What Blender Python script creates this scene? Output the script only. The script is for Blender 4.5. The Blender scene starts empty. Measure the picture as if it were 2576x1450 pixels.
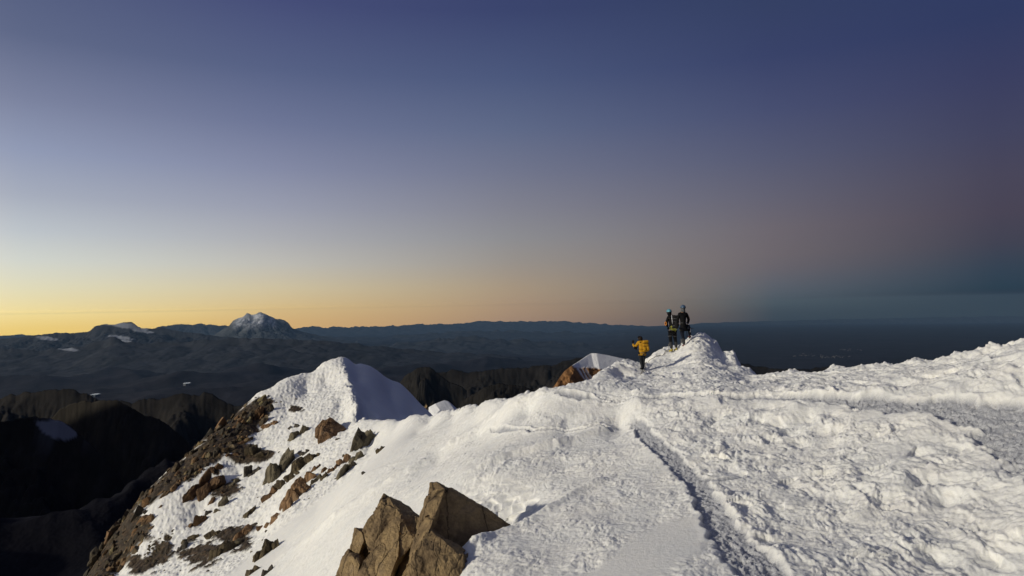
import bpy, bmesh, math, random
import numpy as np
from mathutils import Vector, Matrix, Euler
R = math.radians
DETAIL = 1.0            # mesh density of the near snow
# ------------------------------------------------------------------ camera
FOC = 1717.0            # focal length in px of a 2576 px wide picture (24 mm on full frame)
PITCH, ROLL = math.atan(55/FOC), math.atan(0.0194)
Fv = np.array([0, math.cos(PITCH), math.sin(PITCH)])
R0 = np.array([1.0, 0, 0]); U0 = np.cross(R0, Fv)
Rv = R0*math.cos(ROLL) - U0*math.sin(ROLL)
Uv = np.cross(Rv, Fv)
scene = bpy.context.scene
col = scene.collection
cam = bpy.data.cameras.new('camera'); camo = bpy.data.objects.new('camera', cam); col.objects.link(camo)
cam.sensor_width = 36; cam.lens = 36*FOC/2576; cam.clip_start = 0.1; cam.clip_end = 900000
M = Matrix(((Rv[0], Uv[0], -Fv[0], 0), (Rv[1], Uv[1], -Fv[1], 0), (Rv[2], Uv[2], -Fv[2], 0), (0, 0, 0, 1)))
camo.matrix_world = M
scene.camera = camo

def ray(px, py):
    px = np.asarray(px, float); py = np.asarray(py, float)
    a = (px-1288)/FOC; b = (725-py)/FOC
    return Fv + a[..., None]*Rv + b[..., None]*Uv
def unp(px, py, d):                     # point at forward (Y) distance d
    r = ray(px, py); return r/r[..., 1:2]*np.asarray(d, float)[..., None]
def proj(P):
    P = np.asarray(P, float); f = P@Fv
    return 1288+FOC*(P@Rv)/f, 725-FOC*(P@Uv)/f

# ------------------------------------------------------------------ light
SUN_AZ, SUN_EL = -116.0, 17.5            # degrees from the view direction, above the horizon
S = Vector((math.sin(R(SUN_AZ))*math.cos(R(SUN_EL)), math.cos(R(SUN_AZ))*math.cos(R(SUN_EL)), math.sin(R(SUN_EL))))
sun = bpy.data.lights.new('sun', 'SUN'); sun.energy = 3.15; sun.angle = R(2.2); sun.color = (1.0, 0.92, 0.75)
suno = bpy.data.objects.new('sun', sun); col.objects.link(suno)
suno.rotation_euler = S.to_track_quat('Z', 'Y').to_euler()
scene.view_settings.view_transform = 'Standard'; scene.view_settings.look = 'None'
scene.view_settings.exposure = 0.0; scene.view_settings.gamma = 1.0
scene.cycles.use_denoising = True
scene.cycles.max_bounces = 5; scene.cycles.diffuse_bounces = 3; scene.cycles.volume_bounces = 0
scene.cycles.glossy_bounces = 2; scene.cycles.transmission_bounces = 2

def lin(c):
    return tuple(((v/255)/12.92 if v/255 <= .04045 else ((v/255+.055)/1.055)**2.4) for v in c)
# ---- twilight sky: colour by elevation for five azimuths, blended
world = bpy.data.worlds.new("World"); scene.world = world; world.use_nodes = True
nt = world.node_tree; nt.nodes.clear()
def wn(t, **k):
    n = nt.nodes.new(t)
    for a, v in k.items(): setattr(n, a, v)
    return n
def wm(op, a, b=None, clamp=False):
    n = wn('ShaderNodeMath', operation=op, use_clamp=clamp)
    for i, v in enumerate((a, b)):
        if v is None: continue
        if isinstance(v, (int, float)): n.inputs[i].default_value = v
        else: nt.links.new(v, n.inputs[i])
    return n.outputs[0]
tc = wn('ShaderNodeTexCoord'); sp = wn('ShaderNodeSeparateXYZ'); nt.links.new(tc.outputs['Generated'], sp.inputs[0])
el = wm('MULTIPLY', wm('ARCSINE', sp.outputs[2]), 180/math.pi)
az = wm('MULTIPLY', wm('ARCTAN2', sp.outputs[0], sp.outputs[1]), 180/math.pi)
t_el = wm('DIVIDE', wm('ADD', el, 4.0), 44.0, True)
u_az = wm('DIVIDE', wm('ADD', az, 150.0), 220.0, True)
SKY = [
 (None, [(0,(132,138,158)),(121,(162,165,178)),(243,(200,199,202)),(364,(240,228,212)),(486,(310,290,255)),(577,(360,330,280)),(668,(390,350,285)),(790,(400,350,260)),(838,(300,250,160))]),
 (60,  [(0,(80,90,125)),(121,(100,110,140)),(243,(122,130,158)),(364,(142,152,180)),(486,(165,172,188)),(577,(188,195,202)),(668,(212,215,205)),(735,(226,219,183)),(790,(238,218,156)),(838,(232,200,120))]),
 (692, [(0,(70,78,120)),(121,(78,90,128)),(243,(98,108,140)),(364,(118,126,158)),(486,(145,150,172)),(577,(165,168,178)),(668,(190,188,180)),(728,(206,193,160)),(775,(211,186,138)),(820,(208,172,122))]),
 (1290,[(0,(58,68,108)),(121,(66,76,116)),(243,(82,96,130)),(364,(100,110,138)),(486,(122,124,142)),(607,(142,142,145)),(668,(153,146,139)),(728,(166,149,128)),(789,(165,142,122)),(830,(150,130,120))]),
 (1950,[(0,(52,64,98)),(121,(56,66,104)),(243,(68,76,112)),(364,(82,88,116)),(486,(98,98,115)),(607,(112,105,110)),(668,(105,101,108)),(716,(92,98,108)),(759,(78,93,104)),(800,(62,78,92))]),
 (2510,[(0,(48,60,98)),(121,(54,60,96)),(243,(62,66,98)),(364,(68,70,95)),(486,(76,72,88)),(577,(71,68,84)),(625,(64,69,84)),(668,(55,69,85)),(728,(49,69,84)),(789,(48,64,80))]),
]
acc = None
NW = len(SKY)
azs = []
for px, st in SKY:
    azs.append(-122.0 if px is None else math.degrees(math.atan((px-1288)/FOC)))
    px = 1288 if px is None else px
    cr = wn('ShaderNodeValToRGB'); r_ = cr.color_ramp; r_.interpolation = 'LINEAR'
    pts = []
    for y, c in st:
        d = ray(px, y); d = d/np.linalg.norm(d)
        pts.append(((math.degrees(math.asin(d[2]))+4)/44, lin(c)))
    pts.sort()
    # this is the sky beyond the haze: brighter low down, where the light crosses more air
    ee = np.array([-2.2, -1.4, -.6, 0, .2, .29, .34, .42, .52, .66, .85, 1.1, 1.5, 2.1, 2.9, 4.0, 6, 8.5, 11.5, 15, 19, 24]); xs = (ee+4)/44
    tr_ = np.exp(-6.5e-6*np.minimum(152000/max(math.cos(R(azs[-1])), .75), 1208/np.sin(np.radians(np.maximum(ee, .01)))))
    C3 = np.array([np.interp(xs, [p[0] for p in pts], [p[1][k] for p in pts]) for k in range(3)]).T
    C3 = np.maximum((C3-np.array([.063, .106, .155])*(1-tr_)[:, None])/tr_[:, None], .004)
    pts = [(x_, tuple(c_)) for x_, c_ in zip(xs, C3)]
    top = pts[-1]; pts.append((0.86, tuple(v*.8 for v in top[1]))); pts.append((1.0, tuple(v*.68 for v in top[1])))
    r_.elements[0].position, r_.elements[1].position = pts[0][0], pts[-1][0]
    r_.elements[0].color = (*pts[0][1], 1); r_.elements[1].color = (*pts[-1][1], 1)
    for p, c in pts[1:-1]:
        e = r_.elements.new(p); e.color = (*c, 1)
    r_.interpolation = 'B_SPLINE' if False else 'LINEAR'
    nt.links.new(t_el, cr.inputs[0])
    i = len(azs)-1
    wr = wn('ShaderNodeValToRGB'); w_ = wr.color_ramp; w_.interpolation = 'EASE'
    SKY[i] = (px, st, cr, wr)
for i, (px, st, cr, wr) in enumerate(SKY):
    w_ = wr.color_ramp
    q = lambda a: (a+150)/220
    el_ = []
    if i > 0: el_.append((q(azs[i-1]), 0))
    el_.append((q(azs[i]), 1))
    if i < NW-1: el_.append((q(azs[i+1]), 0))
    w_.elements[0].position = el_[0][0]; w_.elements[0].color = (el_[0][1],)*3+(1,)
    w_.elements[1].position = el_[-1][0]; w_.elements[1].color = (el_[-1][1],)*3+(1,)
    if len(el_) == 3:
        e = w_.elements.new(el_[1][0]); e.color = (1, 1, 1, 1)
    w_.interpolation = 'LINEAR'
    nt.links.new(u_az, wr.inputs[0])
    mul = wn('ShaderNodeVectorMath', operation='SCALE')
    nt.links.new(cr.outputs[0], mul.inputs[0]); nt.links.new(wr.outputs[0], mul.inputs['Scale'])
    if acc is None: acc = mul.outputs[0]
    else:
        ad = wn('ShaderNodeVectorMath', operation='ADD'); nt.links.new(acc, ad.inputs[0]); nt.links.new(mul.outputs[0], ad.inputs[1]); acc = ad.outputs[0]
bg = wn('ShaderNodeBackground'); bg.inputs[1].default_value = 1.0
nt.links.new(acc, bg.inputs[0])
wo = wn('ShaderNodeOutputWorld'); nt.links.new(bg.outputs[0], wo.inputs[0])

# ------------------------------------------------------------------ helpers
def tag(o, label=None, cat=None, group=None, kind=None):
    if label: o['label'] = label
    if cat: o['category'] = cat
    if group: o['group'] = group
    if kind: o['kind'] = kind
    return o
def mesh_np(name, V, F, mat, parent=None, smooth=True, attrs=None):
    me = bpy.data.meshes.new(name); V = np.asarray(V, np.float32); F = np.asarray(F, np.int32)
    n = F.shape[1]
    me.vertices.add(len(V)); me.vertices.foreach_set('co', V.ravel())
    me.loops.add(F.size); me.loops.foreach_set('vertex_index', F.ravel())
    me.polygons.add(len(F)); me.polygons.foreach_set('loop_start', np.arange(0, F.size, n, dtype=np.int32))
    me.polygons.foreach_set('loop_total', np.full(len(F), n, np.int32))
    me.polygons.foreach_set('use_smooth', np.full(len(F), smooth, bool))
    me.update(calc_edges=True)
    for k, a in (attrs or {}).items():
        at = me.attributes.new(k, 'FLOAT', 'POINT'); at.data.foreach_set('value', np.asarray(a, np.float32).ravel())
    if mat: me.materials.append(mat)
    o = bpy.data.objects.new(name, me); col.objects.link(o)
    if parent: o.parent = parent
    return o
def grid_faces(nr, nc, wrap=False):
    i, j = np.meshgrid(np.arange(nr-1), np.arange(nc if wrap else nc-1), indexing='ij')
    j2 = (j+1) % nc
    return np.stack([i*nc+j, i*nc+j2, (i+1)*nc+j2, (i+1)*nc+j], -1).reshape(-1, 4)
# numpy noise
def _h(ix, iy, s):
    h = (ix.astype(np.int64)*374761393 + iy.astype(np.int64)*668265263 + s*2147483647*3+s*9176423) & 0xffffffff
    h = ((h ^ (h >> 13))*1274126177) & 0xffffffff
    h = ((h ^ (h >> 15))*2246822519) & 0xffffffff
    return (h ^ (h >> 16)) & 0xffffffff
def perlin(x, y, s=0):
    x0 = np.floor(x); y0 = np.floor(y); fx = x-x0; fy = y-y0
    u = fx*fx*fx*(fx*(fx*6-15)+10); v = fy*fy*fy*(fy*(fy*6-15)+10)
    def g(dx, dy):
        a = _h(x0+dx, y0+dy, s)*(2*np.pi/4294967296.0)
        return np.cos(a)*(fx-dx)+np.sin(a)*(fy-dy)
    n0 = g(0, 0)*(1-u)+g(1, 0)*u; n1 = g(0, 1)*(1-u)+g(1, 1)*u
    return (n0*(1-v)+n1*v)*1.4
def fbm(x, y, s=0, o=4, g=.5, l=2.03):
    t = 0; a = 1
    for k in range(o):
        t = t+a*perlin(x, y, s+k*17); x = x*l+3.1; y = y*l-1.7; a *= g
    return t
def ridged(x, y, s=0, o=5, g=.5, l=2.07):
    t = 0; a = 1; w = 1
    for k in range(o):
        n = (1-np.abs(perlin(x, y, s+k*13)))**2
        t = t+a*n*w; w = np.clip(n*1.6, 0, 1); x = x*l+5.3; y = y*l+2.2; a *= g
    return t
def worley(x, y, s=0):
    x0 = np.floor(x); y0 = np.floor(y); d = np.full(x.shape, 9.0)
    for dx in (-1, 0, 1):
        for dy in (-1, 0, 1):
            a = _h(x0+dx, y0+dy, s)/4294967296.0; b = _h(x0+dx, y0+dy, s+7)/4294967296.0
            d = np.minimum(d, (x0+dx+a-x)**2+(y0+dy+b-y)**2)
    return np.sqrt(d)
def sstep(a, b, x):
    t = np.clip((x-a)/(b-a), 0, 1); return t*t*(3-2*t)

# ------------------------------------------------------------------ materials
def mat(name):
    m = bpy.data.materials.new(name); m.use_nodes = True
    n = m.node_tree; b = n.nodes['Principled BSDF']; return m, n, b
def noise_node(n, scale, detail=6, rough=.6, vec=None, stretch=None):
    t = n.nodes.new('ShaderNodeTexNoise'); t.inputs['Scale'].default_value = scale; t.inputs['Detail'].default_value = detail; t.inputs['Roughness'].default_value = rough
    tcn = n.nodes.new('ShaderNodeTexCoord')
    if stretch:
        mp = n.nodes.new('ShaderNodeMapping'); mp.inputs['Scale'].default_value = stretch[0]; mp.inputs['Rotation'].default_value = stretch[1]
        n.links.new(tcn.outputs['Object'], mp.inputs[0]); n.links.new(mp.outputs[0], t.inputs['Vector'])
    else: n.links.new(tcn.outputs['Object'], t.inputs['Vector'])
    return t
def ramp(n, src, stops, interp='LINEAR'):
    c = n.nodes.new('ShaderNodeValToRGB'); r_ = c.color_ramp; r_.interpolation = interp
    r_.elements[0].position = stops[0][0]; r_.elements[0].color = (*stops[0][1], 1)
    r_.elements[1].position = stops[-1][0]; r_.elements[1].color = (*stops[-1][1], 1)
    for p, k in stops[1:-1]:
        e = r_.elements.new(p); e.color = (*k, 1)
    n.links.new(src, c.inputs[0]); return c
def mix(n, fac, a, b):
    m = n.nodes.new('ShaderNodeMix'); m.data_type = 'RGBA'
    for s_, v in ((0, fac), (6, a), (7, b)):
        if isinstance(v, (int, float)): m.inputs[s_].default_value = v
        elif isinstance(v, tuple): m.inputs[s_].default_value = (*v, 1)
        else: n.links.new(v, m.inputs[s_])
    return m.outputs[2]
def bump(n, b, src, strength, dist, prev=None):
    k = n.nodes.new('ShaderNodeBump'); k.inputs['Strength'].default_value = strength; k.inputs['Distance'].default_value = dist
    n.links.new(src, k.inputs['Height'])
    if prev: n.links.new(prev, k.inputs['Normal'])
    n.links.new(k.outputs[0], b.inputs['Normal']); return k.outputs[0]
def attr(n, name):
    a = n.nodes.new('ShaderNodeAttribute'); a.attribute_name = name; return a.outputs['Fac']
def simple(name, c, rough=.7, metal=0, var=.25, scale=12, bs=.3, bd=.01):
    m, n, b = mat(name)
    t = noise_node(n, scale, 5)
    cr = ramp(n, t.outputs[0], [(.3, tuple(v*(1-var) for v in c)), (.7, tuple(min(1, v*(1+var)) for v in c))])
    n.links.new(cr.outputs[0], b.inputs['Base Color']); b.inputs['Roughness'].default_value = rough; b.inputs['Metallic'].default_value = metal; b.inputs['Specular IOR Level'].default_value = .12 if rough >= .7 else .5
    if bs: bump(n, b, t.outputs[0], bs, bd)
    return m

# snow and thin rubble of the summit ridge
MSNOW, n, b = mat('snow')
big = noise_node(n, 1.1, 4)
csn = ramp(n, big.outputs[0], [(.35, (.78, .785, .77)), (.65, (.83, .82, .785))])
fine = noise_node(n, 55, 5, .7)
mid = noise_node(n, 14, 5, .65)
rk = noise_node(n, 3.2, 7, .7)
crk = ramp(n, rk.outputs[0], [(.3, (.015, .012, .008)), (.5, (.042, .030, .017)), (.62, (.085, .055, .03)), (.75, (.035, .032, .022))])
pathc = ramp(n, fine.outputs[0], [(.35, (.26, .27, .30)), (.65, (.56, .57, .60))])  # grey of packed ice grains, with some path shadow put into the colour
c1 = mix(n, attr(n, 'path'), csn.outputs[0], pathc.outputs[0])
dirt = noise_node(n, 2.6, 8, .75); dr_ = ramp(n, dirt.outputs[0], [(.56, (0, 0, 0)), (.72, (.35, .35, .35))]); c1 = mix(n, dr_.outputs[0], c1, (.55, .51, .46))
c2 = mix(n, attr(n, 'rock'), c1, crk.outputs[0])
n.links.new(c2, b.inputs['Base Color']); b.inputs['Roughness'].default_value = .65
b.inputs['Specular IOR Level'].default_value = .25
b.inputs['Subsurface Weight'].default_value = .8; b.inputs['Subsurface Radius'].default_value = (1, 1, 1.1); b.inputs['Subsurface Scale'].default_value = .05
k1 = bump(n, b, mid.outputs[0], .30, .06); bump(n, b, fine.outputs[0], .35, .02, k1)

def rock_mat(name, cols, scale=2.2, crack=.8):
    m, n, b = mat(name)
    t = noise_node(n, scale, 8, .65); t2 = noise_node(n, scale*9, 6, .7)
    c = ramp(n, t.outputs[0], [(.28, cols[0]), (.45, cols[1]), (.58, cols[2]), (.74, cols[3])])
    sp_ = ramp(n, t2.outputs[0], [(.35, (.55, .55, .55)), (.6, (1, 1, 1))])
    mm = n.nodes.new('ShaderNodeMix'); mm.data_type = 'RGBA'; mm.blend_type = 'MULTIPLY'; mm.inputs[0].default_value = .7
    n.links.new(c.outputs[0], mm.inputs[6]); n.links.new(sp_.outputs[0], mm.inputs[7])
    v = n.nodes.new('ShaderNodeTexVoronoi'); v.feature = 'DISTANCE_TO_EDGE'; v.inputs['Scale'].default_value = crack
    tcn = n.nodes.new('ShaderNodeTexCoord'); mp = n.nodes.new('ShaderNodeMapping'); mp.inputs['Scale'].default_value = (1.9, .6, .35); mp.inputs['Rotation'].default_value = (.3, .75, .2)
    ad = n.nodes.new('ShaderNodeVectorMath'); ad.operation = 'MULTIPLY_ADD'; ad.inputs[1].default_value = (.35, .35, .35)
    n.links.new(t.outputs['Color'], ad.inputs[0]); n.links.new(tcn.outputs['Object'], ad.inputs[2]); n.links.new(ad.outputs[0], mp.inputs[0]); n.links.new(mp.outputs[0], v.inputs['Vector'])
    ck = ramp(n, v.outputs['Distance'], [(0, (0, 0, 0)), (.014, (1, 1, 1))])
    cc = mix(n, ck.outputs[0], tuple(q*.45 for q in cols[0]), mm.outputs[2])
    n.links.new(cc, b.inputs['Base Color']); b.inputs['Roughness'].default_value = .85
    b.inputs['Specular IOR Level'].default_value = .2
    k = bump(n, b, t2.outputs[0], .55, .05); bump(n, b, ck.outputs[0], .6, .03, k)
    return m
ROCK = {
 'tan':    rock_mat('tan_rock', [(.11, .075, .043), (.21, .148, .082), (.33, .235, .12), (.22, .165, .115)], scale=1.3),
 'orange': rock_mat('orange_rock', [(.11, .065, .032), (.22, .13, .068), (.30, .19, .105), (.24, .18, .12)]),
 'grey':   rock_mat('grey_rock', [(.06, .052, .037), (.12, .103, .068), (.18, .152, .102), (.20, .175, .125)]),
 'green':  rock_mat('green_rock', [(.040, .032, .021), (.080, .062, .038), (.13, .10, .058), (.105, .085, .058)]),
 'brown':  rock_mat('brown_rock', [(.05, .03, .018), (.11, .065, .035), (.17, .10, .05), (.14, .09, .055)]),
 'dark':   rock_mat('dark_rock', [(.03, .028, .025), (.07, .06, .05), (.11, .095, .075), (.09, .085, .07)]),
}

# ------------------------------------------------------------------ near relief: control points
CP = []                                   # world points of the smooth base surface
def cp(px, py, d): CP.append(unp(px, py, d))
def cw(x, y, z): CP.append(np.array([x, y, z], float))
# right hand snow field, bench path and bank
for a in [(2576,1500,7),(2200,1500,7),(1900,1500,7),(1600,1500,7.6),(1400,1500,8.2),(2576,1330,8.2),(2400,1300,9),(2100,1300,9.6),(1850,1300,9.9),
          (2250,1200,10.4),(2050,1180,11.8),(2400,1140,11.2),(2200,1110,12.5),(2000,1072,14.6),(1800,1060,16),(1600,1062,17.5),(1750,1200,12.3),(1650,1300,10.6),
          (1650,1120,14.8),(2452,1068,11.9),(2200,1030,13.8),(2000,1012,15.2),(1800,1002,17),(1600,999,18.8),(1400,990,21),
          (2576,1130,10.2),(2576,1030,11.8),(2400,1014,13),(2200,1002,14.4),(2000,994,16),(1800,985,18),(1600,985,19.6),
          (2576,965,12.8),(2400,975,13.5),(2200,975,15),(2000,970,17.2)]: cp(*a)
CREST = [(920,1062,50),(960,1064,47),(1000,1058,44.5),(1080,1050,38),(1140,1036,34),(1195,1022,30),(1275,1006,26),(1345,993,23.5),(1394,976,22),(1431,976,22.5),(1463,970,23),(1493,954,24),
         (1541,924,26.5),(1566,920,27.5),(1598,915,28.5),(1622,905,29.5),(1650,890,30),(1678,874,30.3),(1729,856,30.3),(1775,833,28.8),(1804,861,28),(1812,886,27.6),(1850,889,26.9),
         (1862,924,25.9),(1890,931,24.5),(2000,929,22.5),(2100,922,21),(2200,916,20),(2300,906,19),(2400,892,18),(2500,872,17),(2576,858,16),(2750,835,15.2),(3000,810,14.5),(3400,790,14)]
def dense(L, st=18):
    out = []
    for a, b_ in zip(L[:-1], L[1:]):
        k = max(1, int(math.hypot(b_[0]-a[0], b_[1]-a[1])/st)); out += [tuple(a[j]+(b_[j]-a[j])*i/k for j in range(3)) for i in range(k)]
    return out+[tuple(L[-1])]
for a in dense(CREST[:14]):
    p = unp(*a); cp(*a); k = 1+1.3/a[2]; cw(p[0]*k, p[1]*k, p[2]-1.1)
for a in CREST:
    cp(*a); p = unp(*a)
    if a[0] in (1862, 1812, 1804): continue
    k = 1+1.3/a[2]
    cw(p[0]*k, p[1]*k, p[2]-1.1); k = 1+4/a[2]; cw(p[0]*k, p[1]*k, p[2]-3.6)
    if a[0] > 1100: k = 1+12/a[2]; cw(p[0]*k, p[1]*k, p[2]-11)
    if a[0] > 1190: k = 1+40/a[2]; cw(p[0]*k, p[1]*k, p[2]-42)
for a in dense(CREST, 45):
    if a[0] < 1000 or 1290 < a[0] < 1885: continue
    cp(a[0], a[1]+12, a[2]*.94); cp(a[0], a[1]+28, a[2]*.87)
# summit mound
for a in [(1775,850,27.9),(1775,900,24.6),(1775,950,21),(1700,950,21.8),(1700,915,25.5),(1640,940,24.5),(1640,975,20.8),(1560,950,24),(1830,930,23.4),(1850,960,20.5),(1692,886,28.2),(1714,866,29.3),(1740,848,29.8),(1612,934,28.2),(1500,985,20.7),(1820,905,26)]: cp(*a)
# middle slope
for a in [(1330,1040,21.5),(1200,1100,24),(1250,1078,22.6),(1430,1082,18.6),(1520,1075,18),(1100,1160,24),(1000,1250,21),(900,1200,29),(1050,1090,34),(800,1400,22),(850,1300,24.5),(700,1440,25),
          (1170,1187,16.6),(1280,1150,16.9),(1400,1118,17.2),(1560,1078,18.1),
(1420,1180,15.2),(1500,1130,16),
          (1150,1396,10.6),(1215,1352,11.2),(1283,1319,11.7),(1370,1280,12.2),(1450,1235,13),(1550,1190,13.8),(1250,1450,9.2),(1400,1400,9.6),(1500,1330,10.5),
          (1100,1300,15),(1050,1400,13.5),(950,1350,17),(1000,1450,13),(850,1450,18),(1000,1600,9.5),(1200,1600,7.4),(800,1600,14),(600,1700,18)]: cp(*a)
# left snow face, spur and arete
for a in [(875,955,65),(892,1005,58),(905,1035,54),(600,1200,50),(700,1200,47),(500,1300,46),(400,1400,42),(300,1440,43.3),(650,1350,38),(450,1450,37),(560,1440,32),
          (930,1130,42),(860,1200,37.5),(800,1280,33),(720,1370,30),(620,1450,28),(700,1290,37),(850,1130,44),(960,1110,41),(990,1090,40)]: cp(*a)
SPUR = [(862,901,75),(810,921,74),(760,945,73),(700,974,71.5),(652,999,70),(600,1045,67),(560,1092,64),(500,1130,61),(450,1180,58),(400,1215,55.5),(350,1265,53),(300,1325,50),(270,1370,48),(225,1450,44),(195,1560,38),(170,1750,30)]
for a in dense(SPUR, 30):
    cp(*a); p = unp(*a)
    e = .3 if a[0] > 700 else 1.0
    cw(p[0]-1.5, p[1]+2.0*(1-e), p[2]-2.6); cw(p[0]-4.5, p[1]+6*(1-e)+1, p[2]-8); cw(p[0]-14, p[1]+14*(1-e)+2, p[2]-26)
for a in [(862,901,75),(875,955,65),(892,1005,58),(905,1035,54),(918,1058,50.5)]:
    p = unp(*a); cw(p[0]+1.2, p[1]+.3, p[2]-.75); cw(p[0]-1.2, p[1]-.3, p[2]-.62)
SH = [(862,901,75),(905,920,77),(950,950,80),(975,968,81),(1005,975,82),(1030,995,82),(1060,1025,81),(1085,1046,80),(1120,1080,75)]
for a in dense(SH, 22)[1:]:
    cp(*a); p = unp(*a); cw(p[0]+.8, p[1]+3, p[2]-3); cw(p[0]+4, p[1]+12, p[2]-14); cw(p[0]+12, p[1]+34, p[2]-45)
for a in [(900,960,69),(930,1010,63),(950,1050,56.5),(1000,1045,66),(1040,1050,71),(980,1000,73)]: cp(*a)
cw(-8, 52, -10.8); cw(-5.5, 48, -10.4); cw(-5, 60, -14); cw(0, 66, -26)
cw(-18.5, 80, -9); cw(-18, 95, -26); cw(-40, 95, -40)
for a, b_ in [(820,960),(720,1040),(780,1040),(800,1000),(750,1100),(840,1020),(830,1080),(770,985),(650,1080)]:
    r_ = ray(a, b_); r_ = r_/r_[1]; d_ = (-5+.333*18.5-.226*75)/(r_[2]-.333*r_[0]-.226); CP.append(r_*d_)
# below and behind the camera
for a in [(0,0,-1.62),(0,3,-2.35),(1.5,5,-2.8),(-1.5,4.5,-2.9),(2.5,1,-1.7),(-2.5,1,-2.4),(0,-4,-1.6),(5,0,-1.5),(-6,-2,-4.4),(-12,4,-9),(-20,-10,-15),(-22,20,-16),(-30,30,-24),(8,-6,-1.2),(12,3,-.9),(9,9,-1.5),
          (30,0,-9),(30,20,-15),(0,-30,-8),(-50,-50,-45),(60,-40,-35),(60,60,-60),(-60,20,-52),(-80,60,-80),(0,120,-85),(50,110,-90),(-60,120,-85),(120,0,-90),(0,-120,-70)]: cw(*a)
CP = np.array(CP)
def warp(x, y):
    r = np.hypot(x, y)+1e-9; k = np.log1p(r/2)/r; return x*k, y*k
cu, cv = warp(CP[:, 0], CP[:, 1])
# merge near duplicates, solve
D = np.hypot(cu[:, None]-cu[None], cv[:, None]-cv[None])
keep = []
for i in range(len(cu)):
    if all(D[i, j] > .006 for j in keep): keep.append(i)
cu, cv, cz = cu[keep], cv[keep], CP[keep, 2]; D = D[np.ix_(keep, keep)]
phi = lambda d: np.sqrt(d*d+.00006)
A = np.zeros((len(cu)+3,)*2); A[:-3, :-3] = phi(D); A[:-3, -3] = A[-3, :-3] = 1; A[:-3, -2] = A[-2, :-3] = cu; A[:-3, -1] = A[-1, :-3] = cv
W = np.linalg.solve(A, np.concatenate([cz, [0, 0, 0]]))
NA, NR = 1800, 460
TA = np.linspace(-math.pi, math.pi, NA+1); TS = np.linspace(math.log(.3), math.log(190), NR)
ga, gs = np.meshgrid(TA, TS, indexing='ij')
gu, gv = warp(np.sin(ga)*np.exp(gs), np.cos(ga)*np.exp(gs))
HT = (W[-3]+W[-2]*gu+W[-1]*gv)
for k in range(len(cu)): HT += W[k]*phi(np.hypot(gu-cu[k], gv-cv[k]))
def H(x, y):                               # smooth base height
    a = (np.arctan2(x, y)+math.pi)/(2*math.pi)*NA; s = (np.log(np.hypot(x, y)+1e-9)-TS[0])/(TS[-1]-TS[0])*(NR-1)
    a = np.clip(a, 0, NA-1e-6); s = np.clip(s, 0, NR-1-1e-6)
    i = a.astype(int); j = s.astype(int); fa = a-i; fs = s-j
    return (HT[i, j]*(1-fa)+HT[i+1, j]*fa)*(1-fs)+(HT[i, j+1]*(1-fa)+HT[i+1, j+1]*fa)*fs
TT = np.exp(np.linspace(math.log(5), math.log(130), 1400))
def hit(px, py):                           # where a picture point lies on the smooth surface
    r = ray(px, py); r = r/r[1]
    P = TT[:, None]*r[None]; dz = P[:, 2]-H(P[:, 0], P[:, 1])
    k = np.where((dz[:-1] > 0) & (dz[1:] <= 0))[0]
    if len(k) == 0:
        k = np.argmin(np.abs(dz)); return P[k]
    k = k[0]; f = dz[k]/(dz[k]-dz[k+1]); return P[k]*(1-f)+P[k+1]*f
def hits(pts): return np.array([hit(*p) for p in pts])

# ------------------------------------------------------------------ trodden paths (world polylines)
HOL = hit(1262, 1262); HOL2 = hit(1190, 1225)
def line_dist(x, y, P, w):
    """distance to polyline, with half width along it, signed side"""
    best = np.full(x.shape, 1e9); bw = np.zeros(x.shape); side = np.zeros(x.shape); tt = np.zeros(x.shape)
    n_ = len(P)-1
    for i in range(n_):
        ax, ay = P[i][:2]; bx, by = P[i+1][:2]; dx, dy = bx-ax, by-ay; L = dx*dx+dy*dy
        t = np.clip(((x-ax)*dx+(y-ay)*dy)/L, 0, 1)
        d = np.hypot(x-ax-t*dx, y-ay-t*dy); m = d < best
        best = np.where(m, d, best); bw = np.where(m, w[i]*(1-t)+w[i+1]*t, bw)
        side = np.where(m, np.sign((x-ax)*dy-(y-ay)*dx), side); tt = np.where(m, (i+t)/n_, tt)
    return best, bw, side, tt
T1 = hits([(1585,1040),(1600,1062),(1640,1105),(1700,1155),(1750,1208),(1790,1275),(1830,1335),(1870,1385),(1925,1450),(1990,1540)]); W1 = [.09,.14,.17,.18,.19,.20,.22,.25,.29,.33]
T2 = hits([(1500,998),(1600,993),(1700,992),(1800,991),(1900,992),(2000,995),(2100,1000),(2200,1007),(2300,1014),(2400,1022),(2500,1036),(2610,1078),(2690,1150),(2760,1300)]); W2 = [.10,.14,.16,.19,.22,.25,.28,.32,.36,.42,.52,.6,.65,.7]
T3 = hits([(1398,982),(1430,990),(1465,997),(1500,1001)]); W3 = [.1,.2,.22,.12]
T4 = hits([(1235,1077),(1265,1083),(1340,1084),(1430,1085),(1480,1080),(1515,1074),(1545,1088)]); W4 = [.08,.12,.05,.06,.05,.10,.09]
T5 = hits([(1900,952),(2050,945),(2200,937),(2350,922),(2480,900),(2576,885)]); W5 = [.06]*6
T6 = hits([(1760,1208),(1840,1200),(1880,1195)]); W6 = [.09,.07,.04]

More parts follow.
